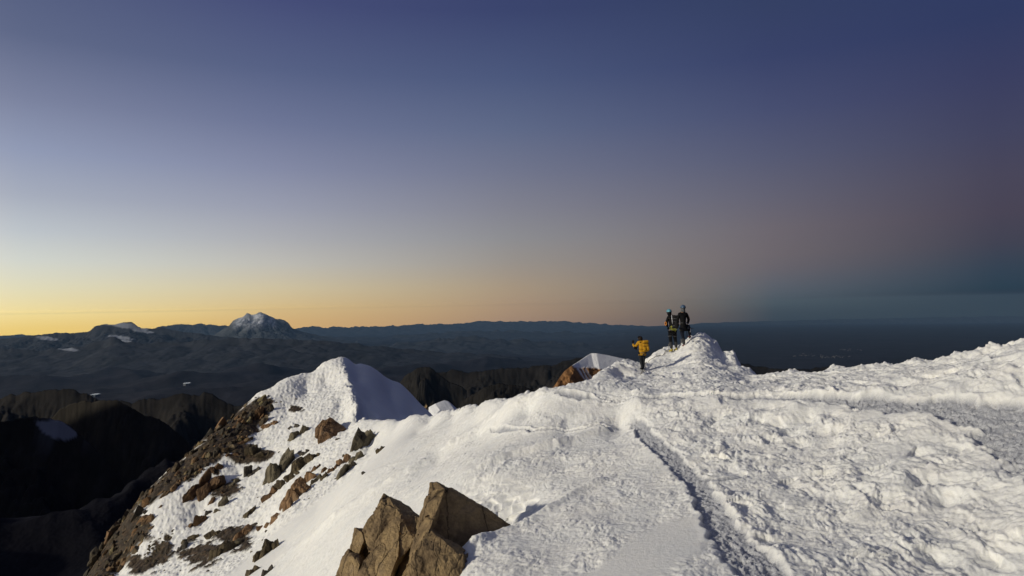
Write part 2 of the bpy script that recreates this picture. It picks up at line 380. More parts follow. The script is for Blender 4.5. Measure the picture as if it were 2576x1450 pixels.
# ------------------------------------------------------------------ the snow ridge mesh
fa = np.linspace(R(-39.5), R(39.5), int(1250*DETAIL))
ca1 = np.linspace(R(39.5), R(180), 90)[1:]; ca0 = np.linspace(R(-180), R(-39.5), 90)[:-1]
AZ = np.concatenate([ca0, fa, ca1[:-1]])
RS = np.concatenate([np.exp(np.linspace(math.log(.35), math.log(5), 40))[:-1], np.exp(np.linspace(math.log(5), math.log(34), int(760*DETAIL)))[:-1],
                     np.exp(np.linspace(math.log(34), math.log(84), int(300*DETAIL)))[:-1], np.exp(np.linspace(math.log(84), math.log(185), 30))])
rr, aa = np.meshgrid(RS, AZ, indexing='ij')
X = np.sin(aa)*rr; Y = np.cos(aa)*rr
Z = H(X, Y)
Zb = Z.copy()
ok = (Y > 2)
PX, PY = proj(np.stack([X, np.maximum(Y, 1.5), Z], -1))
PX = np.where(ok, PX, 9999); PY = np.where(ok, PY, 9999)
def inpoly(px, py, poly):
    c = np.zeros(px.shape, bool); n_ = len(poly)
    for i in range(n_):
        x1, y1 = poly[i]; x2, y2 = poly[(i+1) % n_]
        if y1 == y2: continue
        m = ((y1 > py) != (y2 > py)) & (px < (x2-x1)*(py-y1)/(y2-y1)+x1); c ^= m
    return c
def polydist(px, py, poly):               # signed: positive inside
    d = np.full(px.shape, 1e9); n_ = len(poly)
    for i in range(n_):
        x1, y1 = poly[i]; x2, y2 = poly[(i+1) % n_]; dx, dy = x2-x1, y2-y1
        t = np.clip(((px-x1)*dx+(py-y1)*dy)/(dx*dx+dy*dy), 0, 1); d = np.minimum(d, np.hypot(px-x1-t*dx, py-y1-t*dy))
    return np.where(inpoly(px, py, poly), d, -d)
# regions
wx = 26*perlin(X*1.1, Y*1.1, 5); wy = 10*perlin(X*1.3+9, Y*1.3, 6)
FACE = [(866,870),(892,1000),(925,1068),(958,1120),(900,1190),(700,1330),(560,1460),(480,1700),(100,1700),(195,1455),(420,1150),(620,975),(740,925)]
SHADE = [(862,895),(892,1000),(925,1066),(1000,1055),(1090,1052),(1130,1120),(1300,900),(1000,850)]
far = rr > 50
m_shade = np.where(rr > 49.5, sstep(-8, 6, polydist(PX, PY, SHADE)), 0) * (inpoly(PX, PY, SHADE))
m_face = sstep(-10, 10, polydist(PX, PY, FACE))*(rr > 26)
SMOOTHP = [(1330,1560),(1480,1452),(1560,1380),(1680,1310),(1790,1286),(1785,1330),(1770,1380),(1690,1420),(1610,1460),(1600,1560)]
m_sm = sstep(-16, 10, polydist(PX+wx*.5, PY+wy, SMOOTHP))
GLIDE = [(560,1460),(700,1330),(960,1115),(1000,1085),(1060,1070),(1010,1120),(850,1250),(740,1350),(640,1460)]
m_gl = sstep(-20, 10, polydist(PX, PY, GLIDE))*(rr > 18)
d1, w1, s1, t1 = line_dist(X, Y, T1, W1)
right = (sstep(-.1, .5, (X-np.interp(Y, [5, 7.6, 8.6, 10, 12.5, 15, 18], [4.6, 3.0, 2.9, 2.75, 3.3, 3.4, 3.3]))))*sstep(31, 25, rr)
right = right*(Y < 18.5)+(Y >= 18.5)*sstep(1.5, 4, X)*.8
amp = .52+.44*right
amp = np.where(rr > 32, .55, amp)
amp = amp*(1-m_sm*.97)*(1-m_gl*.8)*(1-m_shade*.985)
# sastrugi direction
c, s = math.cos(R(57)), math.sin(R(57))
XU, XV = (X*c+Y*s), (-X*s+Y*c)
wq = perlin(X*1.7, Y*1.7, 31)*.22; wq2 = perlin(X*1.7, Y*1.7, 37)*.22
XU = XU+wq; XV = XV+wq2
lump = lambda sc, st, sd: np.clip(1-worley(XU/(sc*st), XV/sc, sd)**1.0*1.15, 0, 1)
patch = .55+.75*perlin(X*.9, Y*.9, 41)+.35*perlin(X*2.3, Y*2.3, 43)
patch = np.clip(patch, .12, 1.4)
big_ = .35+.65*right
h = (.035*lump(.62, 2.1, 3)*big_ + .045*lump(.30, 1.9, 4)*(.45+patch*.6)*big_ + .052*lump(.155, 1.6, 8)*(.35+.65*patch) + .036*lump(.080, 1.4, 9)*(.4+.6*patch)+.020*lump(.043, 1.2, 10))
h += .060*ridged(XU*.8, XV*2.4, 51, 5)*patch + .04*fbm(X*.5, Y*.5, 61, 3)
pit = np.clip(.52-worley(X*1.9+3, Y*1.4, 71), 0, 1)*right
h -= .16*pit**1.2*2*(perlin(X*.6, Y*.6, 77) > .05)
h += .022*ridged(X*7, Y*7, 55, 3)*(.3+patch)
cr = perlin(XU*.9, XV*2.6, 58)+.35*perlin(XU*3, XV*6, 59); h += .020*sstep(-.02, .05, cr)*np.clip(patch, .2, 1)
h -= .13
# face ripples (small penitents)
hf = .06*lump(.55, 1.0, 14)+.07*lump(.24, 1.1, 15)+.06*lump(.13, 1, 17)+.10*fbm(X*.6, Y*.6, 16, 5, .6)+.07*ridged(X*2.2+Y*.5, Y*1.2, 18, 4)-.13
hm = h*.80*amp*(1-m_face)+hf*.72*m_face*(1-m_sm)*(1-m_shade*.97)
# crest crown lumps
pc = np.array([unp(*a) for a in CREST if a[0] > 1000]); dc, _, _, _ = line_dist(X, Y, pc, [0]*len(pc))
crown = np.exp(-(dc/.55)**2)
hm += crown*(.12*lump(.30, 1.0, 22)*(.4+patch)+.08*lump(.12, 1.0, 23)-.12)*np.where(X > 6, 1.15, .75)
pa = np.array([unp(*a) for a in [(862,901,75),(875,955,65),(892,1005,58),(905,1035,54),(920,1062,50)]]); da, _, sa, _ = line_dist(X, Y, pa, [0]*5)
hm += np.exp(-(da/.6)**2)*(.22*lump(.7, 1, 25)+.2*lump(.3, 1, 26))*sstep(74, 70, rr)
hm -= .55*np.exp(-(((X-HOL[0])/.75)**2+((Y-HOL[1])/1.25)**2))+.20*np.exp(-(((X-HOL2[0])/.5)**2+((Y-HOL2[1])/.8)**2))
# bank below the bench path: smoother, wind packed
db2, _, _, _ = line_dist(X, Y, T2-np.array([0, .95, 0]), [0]*len(T2)); hm *= 1-.5*np.exp(-(db2/.45)**2)
for L_, a_, w_ in [([(1394,980),(1330,1010),(1250,1047),(1150,1108),(1000,1200),(850,1300),(700,1400)], .16, .40), ([(1172,1188),(1280,1150),(1400,1118),(1560,1078)], .13, .20), ([(1160,1392),(1215,1354),(1285,1320),(1370,1281),(1450,1237),(1540,1195)], .09, .16)]:
    dl, _, _, tl = line_dist(X, Y, hits(L_), [0]*len(L_)); hm += a_*np.exp(-(dl/w_)**2)*np.minimum(1, np.minimum(tl, 1-tl)*8)*(1+.5*perlin(X*1.5, Y*1.5, 87))
# paths
def carve(P, w, depth, lip=.04, rough=.02):
    global hm, path
    d, ww, sd, t = line_dist(X+perlin(X*3, Y*3, 81)*.05+perlin(X*9, Y*9, 83)*.02, Y+perlin(X*3, Y*3, 82)*.05, P, w)
    e = np.minimum(np.minimum(t, 1-t)*8, 1); ww = ww*(.35+.65*e)*(1+.35*perlin(X*1.9, Y*1.9, 85)+.25*perlin(X*4.7, Y*4.7, 86))
    inn = sstep(1.25, .85, d/np.maximum(ww, .01))
    edge = np.exp(-((d-ww*1.25)/.10)**2)
    hm = hm*(1-inn*.92)-depth*inn*e+lip*edge*e
    hm += inn*rough*.6*fbm(X*13, Y*13, 84, 3, .7)
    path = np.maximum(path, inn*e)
path = np.zeros(X.shape)
carve(T1, W1, .075, .01, .04); carve(T2, W2, .14, .0, .06)
def prints(P, step, off, n_, sd):
    global hm
    L = np.concatenate([[0], np.cumsum(np.hypot(*np.diff(P[:, :2], axis=0).T))]); q = np.arange(.1, L[-1], step); rs_ = np.random.RandomState(sd)
    for i, a in enumerate(q):
        x, y = np.interp(a, L, P[:, 0]), np.interp(a, L, P[:, 1]); x2, y2 = np.interp(a+.1, L, P[:, 0]), np.interp(a+.1, L, P[:, 1])
        dx, dy = x2-x, y2-y; l_ = math.hypot(dx, dy)+1e-9; dx /= l_; dy /= l_; o_ = off*(-1)**i+rs_.normal(0, .05); x += -dy*o_; y += dx*o_; an = rs_.normal(0, .2); dx, dy = dx*math.cos(an)-dy*math.sin(an), dx*math.sin(an)+dy*math.cos(an)
        m_ = (np.abs(X-x) < .4) & (np.abs(Y-y) < .4); u_ = ((X[m_]-x)*dx+(Y[m_]-y)*dy)/.15; v_ = (-(X[m_]-x)*dy+(Y[m_]-y)*dx)/.06
        e_ = u_**2+v_**2; hm[m_] -= rs_.uniform(.012, .03)*np.exp(-e_**2); hm[m_] += .006*np.exp(-((np.sqrt(e_)-1.35)/.25)**2)
prints(T1, .30, .10, 0, 3); prints(T2[::-1], .30, .14, 0, 4); prints(T1+np.array([.05, .1, 0]), .37, .16, 0, 5); prints(T2, .33, .22, 0, 6); carve(T3, W3, .14); carve(T4, W4, .09, .03); carve(T5, W5, .05, .03); carve(T6, W6, .05, .02)
# cornice finger at the edge (frost feather)
fx, fy = unp(1331, 990, 24.2)[:2]
q = np.hypot(X-fx, Y-fy); hm += np.exp(-(q/.16)**2)*.30
# thin places where rubble shows
px2 = PX+wx; py2 = PY+wy
r_ = fbm(X*.55, Y*.8, 91, 5, .6)
rmask = np.zeros(X.shape)
BELT = [(655,1000),(690,1010),(668,1060),(640,1100),(600,1120),(560,1150),(500,1195),(430,1240),(385,1260),(335,1290),(383,1320),(370,1355),(330,1400),(275,1460),(280,1600),(100,1600),(210,1450),(240,1395),(300,1315),(350,1255),(445,1170),(490,1125),(545,1080),(590,1040)]
db = polydist(PX+9*r_, PY+9*perlin(X*.9, Y*.9, 95), BELT)*(rr > 30)-1000*(rr <= 30)
rmask = np.maximum(rmask, sstep(-4, 3, db))
LOW = [(395,1455),(400,1400),(425,1335),(440,1350),(415,1410),(445,1350),(460,1360),(420,1455)]
for cx_, cy_, sx_, sy_, th in [(625,1148,60,22,.0),(585,1128,35,20,.05),(665,1145,30,14,.05),(745,1030,28,12,.25),(400,1390,34,40,.05),(360,1420,40,30,.05),(420,1355,16,14,.1),(545,1190,14,8,.2),(500,1400,70,50,.5),(590,1360,70,50,.5),(560,1230,60,40,.55),(560,1250,10,8,.45)]:
    g = np.exp(-(((PX-cx_)/sx_)**2+((PY-cy_)/sy_)**2)**1.0)
    rmask = np.maximum(rmask, sstep(.0, .12, (g*1.15-.45-th*.55)+r_*.38)*(rr > 28))
rmask *= (1-m_shade)
Z = Z+hm*sstep(3.0, 5.5, rr)*sstep(170, 100, rr)
Z += np.where(rmask > .3, (rmask*(.12*worley(X*1.3, Y*1.3, 98)+.1*r_)), 0)
lat = hm*amp*.6
X2 = X+lat*perlin(X*5, Y*5, 111)*sstep(4, 6, rr); Y2 = Y+lat*perlin(X*5, Y*5, 112)*sstep(4, 6, rr)
V = np.stack([X2, Y2, Z], -1).reshape(-1, 3)
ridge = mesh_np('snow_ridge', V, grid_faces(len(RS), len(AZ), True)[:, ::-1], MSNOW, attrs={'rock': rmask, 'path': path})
tag(ridge, 'rough wind-carved snow ridge with trodden trenches in the foreground', None, kind='structure')
_HMI = (AZ, np.log(RS), Z)
AZu = AZ; LR = np.log(RS)
def HS(x, y):                              # true snow height
    a = np.arctan2(x, y); s = math.log(math.hypot(x, y))
    i = int(np.clip(np.searchsorted(AZu, a)-1, 0, len(AZu)-2)); j = int(np.clip(np.searchsorted(LR, s)-1, 0, len(LR)-2))
    f = (a-AZu[i])/(AZu[i+1]-AZu[i]); g = (s-LR[j])/(LR[j+1]-LR[j])
    return (Z[j, i]*(1-f)+Z[j, i+1]*f)*(1-g)+(Z[j+1, i]*(1-f)+Z[j+1, i+1]*f)*g

# ------------------------------------------------------------------ far land
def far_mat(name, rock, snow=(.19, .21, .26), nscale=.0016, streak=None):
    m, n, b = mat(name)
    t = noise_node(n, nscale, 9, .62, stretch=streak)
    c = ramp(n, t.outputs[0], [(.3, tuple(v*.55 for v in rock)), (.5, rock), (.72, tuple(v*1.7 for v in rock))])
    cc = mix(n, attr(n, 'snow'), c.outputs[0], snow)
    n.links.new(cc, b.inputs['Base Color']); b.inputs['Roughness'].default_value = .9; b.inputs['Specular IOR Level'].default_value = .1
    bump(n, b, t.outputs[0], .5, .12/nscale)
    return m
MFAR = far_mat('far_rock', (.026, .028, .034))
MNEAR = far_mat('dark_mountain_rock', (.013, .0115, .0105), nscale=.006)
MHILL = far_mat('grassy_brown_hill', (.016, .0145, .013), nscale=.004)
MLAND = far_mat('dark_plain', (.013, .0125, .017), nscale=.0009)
ER = 2*6371000.0
BASEZ = -2300.0
# one sheet of ground out past the horizon, curved as the earth is
ga_ = np.concatenate([np.linspace(R(-180), R(-42), 60)[:-1], np.linspace(R(-42), R(42), 420), np.linspace(R(42), R(180), 60)[1:-1]])
gr_ = np.exp(np.linspace(math.log(150), math.log(150000), 330))
rr2, aa2 = np.meshgrid(gr_, ga_, indexing='ij')
GX = np.sin(aa2)*rr2; GY = np.cos(aa2)*rr2
hill = ridged(GX/9000, GY/9000, 201, 6)*420+fbm(GX/2500, GY/2500, 202, 5)*90
hill *= sstep(R(18), R(-8), aa2)*.75+.10
GZ = BASEZ+hill*sstep(2500, 7000, rr2)-rr2**2/ER-950*sstep(24000, 48000, rr2)*sstep(R(14), R(4), aa2)
flank = -70-(rr2-150)*.62+ridged(GX/700, GY/700, 205, 5)*220*sstep(150, 900, rr2)
flank = np.where(rr2 < 4200, flank, -9999)
GZ = np.maximum(GZ, flank)
ground = mesh_np('valley_ground', np.stack([GX, GY, GZ], -1).reshape(-1, 3), grid_faces(len(gr_), len(ga_), True)[:, ::-1], MLAND, attrs={'snow': np.zeros(GX.shape)})
tag(ground, 'dark high plain and valley floor far below the ridge, reaching the horizon', None, kind='structure')

def hor(px): return 780+(1288-px)*.0194
def mrange(name, label, pts, dist, fd, bd, m, amp=.15, ns=None, seed=1, snow=None, jag=0, n_=260, k=90, edge=True, drop=None):
    px = np.array([p[0] for p in pts], float); py = np.array([p[1] for p in pts], float)
    q = np.linspace(px[0], px[-1], n_)
    yy = np.interp(q, px, py)
    # soften the corners a little, then add the small teeth of a real skyline
    ker = np.array([1, 2, 1])/4.0
    for _ in range(2): yy = np.concatenate([[yy[0]], np.convolve(yy, ker, 'valid'), [yy[-1]]])
    y0_ = yy; yb = yy
    kb = np.hanning(max(9, n_//9)); kb /= kb.sum(); yb = np.convolve(np.pad(yy, len(kb)//2, mode='edge'), kb, 'same')[len(kb)//2:len(kb)//2+n_]
    yy = yy+jag*(fbm(q/38, q*0+seed, seed, 5, .62))
    dd = np.interp(q, px, [dist if len(p) < 3 else p[2] for p in pts])
    C = unp(q, yy, dd)
    az_ = np.arctan2(C[:, 0], C[:, 1]); rc = np.hypot(C[:, 0], C[:, 1]); zc = C[:, 2]; zb = unp(q, yb, dd)[:, 2]
    if edge: 
        e = np.minimum(np.arange(n_), np.arange(n_)[::-1])/(n_*.03); e = np.clip(e, 0, 1)
    else: e = np.ones(n_)
    t = np.concatenate([-np.linspace(1, 0, k)**1.25, np.linspace(0, 1, k//2)[1:]])
    tt_, ii = np.meshgrid(t, np.arange(n_), indexing='ij')
    rad = rc[ii]+np.where(tt_ < 0, tt_*fd, tt_*bd)
    x = np.sin(az_[ii])*rad; y = np.cos(az_[ii])*rad
    base = (drop if drop is not None else BASEZ-60-(950 if dist > 50000 and name != 'snow_mountain' else 0))-rad**2/ER
    wj = np.clip(1-np.abs(tt_)*12, 0, 1)**2; zt = zb[ii]+(zc-zb)[ii]*wj
    hh = zt-base
    ns = ns or fd*.35
    nn = ridged(x/ns, y/ns, seed*7+3, 6, .55)/1.6
    a_ = np.abs(tt_)
    prof = 1-a_**.85
    z = base+hh*np.clip(prof-amp*(nn-.35)*np.minimum(a_*15, 1)*(1-a_*.4), -.2, 1.0 if False else 9)
    cap = zc[ii]-np.abs(tt_)*fd*.06*(rad/rad)             # nothing behind or before rises over the skyline
    z = np.minimum(z, np.where(tt_ < 0, zc[ii]*rad/rc[ii]-a_*hh*.10, zc[ii]*rad/rc[ii]-a_*hh*.5))
    z = z*e[ii]+(base)*(1-e[ii])
    sn = np.zeros(x.shape)
    P = np.stack([x, y, z], -1)
    if snow is not None:
        a, b_ = proj(P); sn = snow(a, b_, x, y, z, nn, tt_)
    o = mesh_np(name, P.reshape(-1, 3), grid_faces(len(t), n_), m, attrs={'snow': sn})
    tag(o, label, None, kind='structure'); return o

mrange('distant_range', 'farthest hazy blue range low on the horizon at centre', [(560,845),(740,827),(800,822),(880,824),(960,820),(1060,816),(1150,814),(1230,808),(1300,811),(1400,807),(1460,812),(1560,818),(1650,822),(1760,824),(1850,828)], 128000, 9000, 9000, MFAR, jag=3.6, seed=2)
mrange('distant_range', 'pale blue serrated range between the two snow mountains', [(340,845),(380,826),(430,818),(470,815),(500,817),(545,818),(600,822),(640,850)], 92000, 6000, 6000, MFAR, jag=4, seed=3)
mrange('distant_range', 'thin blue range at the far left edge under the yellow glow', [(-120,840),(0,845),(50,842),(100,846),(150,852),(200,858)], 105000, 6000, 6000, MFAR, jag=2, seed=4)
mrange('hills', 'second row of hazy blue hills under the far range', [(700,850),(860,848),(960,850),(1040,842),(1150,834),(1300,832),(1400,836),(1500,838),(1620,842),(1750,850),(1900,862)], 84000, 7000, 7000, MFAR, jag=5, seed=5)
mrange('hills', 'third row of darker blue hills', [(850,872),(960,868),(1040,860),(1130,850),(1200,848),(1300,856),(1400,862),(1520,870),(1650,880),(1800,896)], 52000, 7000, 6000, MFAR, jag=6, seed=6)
def illi_snow(a, b_, x, y, z, nn, t):
    hgt = sstep(836, 806, b_+10*(nn-.6)-6*perlin(a/9, b_/9, 3))
    streaks = sstep(.35, .62, fbm(a/16+b_/30, b_/11, 9, 4)+.35)  # uneven snow cover, broken into streaks by noise
    right_ = sstep(700, 690, a)+.6*sstep(720, 735, a)*sstep(826, 815, b_)
    return np.clip(hgt*(.5+.5*streaks)*np.clip(right_+.15, 0, 1)*sstep(575, 600, a), 0, 1)
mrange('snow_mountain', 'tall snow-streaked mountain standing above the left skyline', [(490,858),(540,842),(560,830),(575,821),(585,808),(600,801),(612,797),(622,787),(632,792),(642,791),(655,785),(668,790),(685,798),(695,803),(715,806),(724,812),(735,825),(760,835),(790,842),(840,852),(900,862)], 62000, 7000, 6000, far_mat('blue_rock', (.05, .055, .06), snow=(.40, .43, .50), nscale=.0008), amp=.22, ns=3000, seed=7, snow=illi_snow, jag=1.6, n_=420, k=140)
def left_snow(a, b_, x, y, z, nn, t):
    m = np.zeros(a.shape)
    for cx_, cy_, sx_, sy_ in [(300,817,50,7),(325,820,38,8),(350,829,26,7),(372,836,16,4),(120,852,30,6),(305,850,36,5),(315,858,20,4)]:
        m = np.maximum(m, 1.25*np.exp(-(((a-cx_)/sx_)**2+((b_-cy_-(a-cx_)*.12)/sy_)**2)))
    return sstep(.45, .75, m+.3*fbm(a/14, b_/6, 19, 4))
mrange('snow_mountain', 'flat-topped mountain with a small white ice cap at far left', [(-150,862),(0,852),(50,849),(90,843),(150,838),(165,836),(200,838),(225,834),(240,822),(262,817),(290,815),(310,812),(330,811),(342,818),(352,826),(380,828),(400,823),(420,828),(450,834),(520,842),(600,852),(700,862)], 42000, 6500, 5000, MFAR, amp=.24, ns=2600, seed=8, snow=left_snow, jag=2.5, n_=420, k=140)
mrange('mountain_range', 'dark blue rugged ridge below the snow mountains', [(-200,890),(0,876),(100,882),(200,872),(285,850),(320,862),(420,862),(520,856),(620,850),(700,853),(760,856),(830,858),(900,866),(1000,876),(1120,886),(1250,893),(1350,905)], 30000, 8000, 4000, MFAR, amp=.15, ns=3000, seed=9, jag=3.5, snow=lambda a, b_, x, y, z, nn, t: sstep(.5, .8, 1.2*np.exp(-(((a-170)/34)**2+((b_-879-.1*(a-170))/5)**2))+1.2*np.exp(-(((a-135)/22)**2+((b_-868)/6)**2))+.3*fbm(a/14, b_/6, 29, 3)), n_=420, k=140)
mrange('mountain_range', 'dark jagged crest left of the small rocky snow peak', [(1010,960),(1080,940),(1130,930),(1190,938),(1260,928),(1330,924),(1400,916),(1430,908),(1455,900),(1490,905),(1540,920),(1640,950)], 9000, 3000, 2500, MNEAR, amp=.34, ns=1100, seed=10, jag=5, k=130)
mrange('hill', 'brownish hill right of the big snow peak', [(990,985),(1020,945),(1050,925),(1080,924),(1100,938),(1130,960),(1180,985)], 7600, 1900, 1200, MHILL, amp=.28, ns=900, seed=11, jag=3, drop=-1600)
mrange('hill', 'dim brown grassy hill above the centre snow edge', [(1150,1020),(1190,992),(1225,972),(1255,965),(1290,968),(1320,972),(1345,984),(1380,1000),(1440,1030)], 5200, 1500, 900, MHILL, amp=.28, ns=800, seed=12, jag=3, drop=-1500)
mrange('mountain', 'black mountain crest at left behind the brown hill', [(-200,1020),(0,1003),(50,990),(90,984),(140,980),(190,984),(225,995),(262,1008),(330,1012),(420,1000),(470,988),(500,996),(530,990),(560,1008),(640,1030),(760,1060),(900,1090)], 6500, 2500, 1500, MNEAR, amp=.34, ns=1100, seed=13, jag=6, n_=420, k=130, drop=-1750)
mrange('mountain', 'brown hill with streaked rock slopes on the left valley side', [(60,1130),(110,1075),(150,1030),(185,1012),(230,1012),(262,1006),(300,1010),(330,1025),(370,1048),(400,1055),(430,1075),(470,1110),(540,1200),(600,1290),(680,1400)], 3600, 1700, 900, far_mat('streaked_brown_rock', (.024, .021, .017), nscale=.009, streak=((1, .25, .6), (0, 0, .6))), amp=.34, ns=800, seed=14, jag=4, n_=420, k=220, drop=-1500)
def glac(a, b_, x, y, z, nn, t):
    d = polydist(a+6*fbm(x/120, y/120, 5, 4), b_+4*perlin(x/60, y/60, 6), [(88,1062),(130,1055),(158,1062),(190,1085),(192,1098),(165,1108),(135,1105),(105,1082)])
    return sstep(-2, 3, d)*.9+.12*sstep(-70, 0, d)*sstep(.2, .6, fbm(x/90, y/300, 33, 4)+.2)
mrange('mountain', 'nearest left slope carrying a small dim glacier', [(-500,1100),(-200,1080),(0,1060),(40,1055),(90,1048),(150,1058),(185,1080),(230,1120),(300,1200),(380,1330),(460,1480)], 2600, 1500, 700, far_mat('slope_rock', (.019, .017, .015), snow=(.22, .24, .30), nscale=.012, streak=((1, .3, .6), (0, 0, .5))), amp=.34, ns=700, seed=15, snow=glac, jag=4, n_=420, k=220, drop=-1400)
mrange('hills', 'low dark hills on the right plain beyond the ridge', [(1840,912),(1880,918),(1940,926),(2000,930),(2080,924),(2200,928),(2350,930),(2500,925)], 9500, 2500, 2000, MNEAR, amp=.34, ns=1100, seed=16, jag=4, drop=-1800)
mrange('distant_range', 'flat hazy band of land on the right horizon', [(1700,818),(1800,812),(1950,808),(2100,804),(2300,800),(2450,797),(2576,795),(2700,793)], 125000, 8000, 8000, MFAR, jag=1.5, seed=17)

# added range, unseen behind and left, placed to keep low sun off the valley
na, nk = 500, 70
ta = np.linspace(R(-178), R(-47), na); tk = np.concatenate([-np.linspace(1, 0, nk), np.linspace(0, 1, nk)[1:]])
kk, ja = np.meshgrid(tk, np.arange(na), indexing='ij')
rad = 4250+kk*2300; mx, my = np.sin(ta)[ja]*rad, np.cos(ta)[ja]*rad
top = (1150+90*fbm(ta[ja]*5, ta[ja]*0+2, 301, 5))*(.25+.75*sstep(R(-47), R(-60), ta[ja]))
mz = -1900+(top+1900)*(1-np.abs(kk)**.9)-ridged(mx/1400, my/1400, 302, 6)*300*np.minimum(np.abs(kk)*5, 1)*(1-np.abs(kk)*.5)
o = mesh_np('mountain_range', np.stack([mx, my, mz], -1).reshape(-1, 3), grid_faces(len(tk), na)[:, ::-1], far_mat('sun_blocker_rock', (.07, .06, .05), snow=(.7, .72, .76), nscale=.004), attrs={'snow': sstep(-500, 0, mz+200*perlin(mx/400, my/400, 5))})
tag(o, 'unseen snowy range added behind the viewer to shade the valley', None, kind='structure')
# lakes in the left valley
mw, n, b = mat('lake_water'); b.inputs['Base Color'].default_value = (.25, .28, .32, 1); b.inputs['Roughness'].default_value = .12; b.inputs['Metallic'].default_value = .6
bump(n, b, noise_node(n, .05, 3).outputs[0], .02, 1)
for i, (px, py, w_, h_, lb) in enumerate([(470,964,10,1.3,'small bright lake on the dark valley floor, nearest the snow peak'),(217,996,7,1.8,'tiny bright lake left of the brown hill crest'),(240,992,12,1.2,'thin bright lake just right of the tiny one')]):
    th = np.linspace(0, 2*np.pi, 41)[:-1]; rad = 1+.25*perlin(np.cos(th)*1.5+i*9, np.sin(th)*1.5, 5)
    a = px+np.cos(th)*w_*rad; b_ = py+np.sin(th)*h_*rad+(px-a)*.08
    zl = BASEZ+560; r0 = ray(a, b_); Pl = r0/r0[:, 2:3]*zl
    bm = bmesh.new(); vs = [bm.verts.new(p) for p in Pl]; lo = [bm.verts.new((p[0], p[1], p[2]-60)) for p in Pl]
    bm.faces.new(vs)
    for k in range(40): bm.faces.new((vs[k], vs[(k+1) % 40], lo[(k+1) % 40], lo[k]))
    me = bpy.data.meshes.new('lake'); bmesh.ops.recalc_face_normals(bm, faces=bm.faces); bm.to_mesh(me); bm.free(); me.materials.append(mw)
    o = bpy.data.objects.new('lake', me); col.objects.link(o); tag(o, lb, None, kind='structure')

# ------------------------------------------------------------------ small rocky snow peak beyond the crest, and the little dome
MPK, n, b = mat('peak_rock_and_snow')
t = noise_node(n, .55, 9, .7); c = ramp(n, t.outputs[0], [(.32, (.05, .025, .012)), (.46, (.20, .10, .04)), (.56, (.27, .14, .06)), (.7, (.13, .075, .04))])
cc = mix(n, attr(n, 'snow'), c.outputs[0], (.80, .81, .83)); n.links.new(cc, b.inputs['Base Color']); b.inputs['Roughness'].default_value = .85; b.inputs['Specular IOR Level'].default_value = .2
bump(n, b, t.outputs[0], .5, .5)
def local_peak(name, label, skyline, dist, rows, snowf, fdepth, rough, n_=220, k=130, seed=3, steep=1.0, rightshift=0):
    """skyline from picture points; front face drops at a cliff-like angle defined by depth"""
    px = np.array([p[0] for p in skyline], float); q = np.linspace(px[0], px[-1], n_)
    yy = np.interp(q, px, [p[1] for p in skyline]); dd = np.interp(q, px, [p[2] for p in skyline])
    for _ in range(2): yy = np.concatenate([[yy[0]], np.convolve(yy, [.25, .5, .25], 'valid'), [yy[-1]]])
    C = unp(q, yy, dd)
    t = np.concatenate([-np.linspace(1, 0, k), np.linspace(0, 1, 20)[1:]])
    tt_, ii = np.meshgrid(t, np.arange(n_), indexing='ij')
    x = C[ii, 0]; y = C[ii, 1]; z = C[ii, 2]
    f = np.clip(-tt_, 0, 1)
    x = x+rows[0]*f*fdepth; y = y+rows[1]*f*fdepth; z = z-steep*fdepth*(f**1.05)
    bk = np.clip(tt_, 0, 1); y = y+bk*dist*.15; z = z-bk*dist*.25
    rx = fbm((x+z*.4)/(fdepth*.12), (z+y*.2)/(fdepth*.16), seed, 6, .6)
    wv = worley((x+.3*z)/(fdepth*.10), z/(fdepth*.16), seed)
    P = np.stack([x, y, z], -1); a, b_ = proj(P)
    sn = snowf(a+3*rx, b_+3*rx)
    dsp = rough*(1-sn)*(rx+.9*wv)*np.minimum(f*12, 1)
    P[..., 1] -= dsp; P[..., 0] -= dsp*.5
    o = mesh_np(name, P.reshape(-1, 3), grid_faces(len(t), n_), MPK, attrs={'snow': sn}); tag(o, label, None, kind='structure'); return o
def pk_snow(a, b_):
    cap = np.interp(a, [1395,1430,1445,1470,1500,1520,1545,1575,1640], [905,912,924,926,926,931,940,960,1000])
    m = sstep(2.5, -2.5, b_-cap)
    for x0, y0, x1, y1, w_ in [(1462,925,1492,975,2.2),(1476,930,1502,968,2.6),(1452,925,1476,962,1.2)]:
        dx, dy = x1-x0, y1-y0; tq = np.clip(((a-x0)*dx+(b_-y0)*dy)/(dx*dx+dy*dy), 0, 1); m = np.maximum(m, sstep(w_+1, w_-.8, np.hypot(a-x0-tq*dx, b_-y0-tq*dy)))
    return m
# left edge goes down the cliff outline
local_peak('snow_peak', 'small snow-capped peak with orange rock cliff beyond the crest', [(1380,985,150),(1394,972,150),(1408,950,151),(1420,934,152),(1437,921,153),(1455,910,155),(1475,896,157),(1487,889,158),(1500,889,158),(1530,894,159),(1570,903,160),(1600,913,160),(1640,925,160),(1680,940,160)], 155, (.10, -.45), pk_snow, 22, .9, seed=3, steep=.85)
def dome_snow(a, b_): return np.ones(a.shape)
local_peak('snow_dome', 'tiny snow dome in the gap right of the big peak', [(1060,1058,92),(1070,1036,92),(1080,1024,92),(1095,1016,92),(1118,1007,93),(1128,1010,93),(1142,1022,93),(1160,1038,93),(1190,1060,93)], 92, (.5, -.6), dome_snow, 8, 0, seed=4, steep=.6)

# ------------------------------------------------------------------ rocks
ICO = {}
def ico(sub):
    if sub not in ICO:
        bm = bmesh.new(); bmesh.ops.create_icosphere(bm, subdivisions=sub, radius=1)
        ICO[sub] = (np.array([v.co[:] for v in bm.verts]), np.array([[v.index for v in f.verts] for f in bm.faces])); bm.free()
    return ICO[sub]

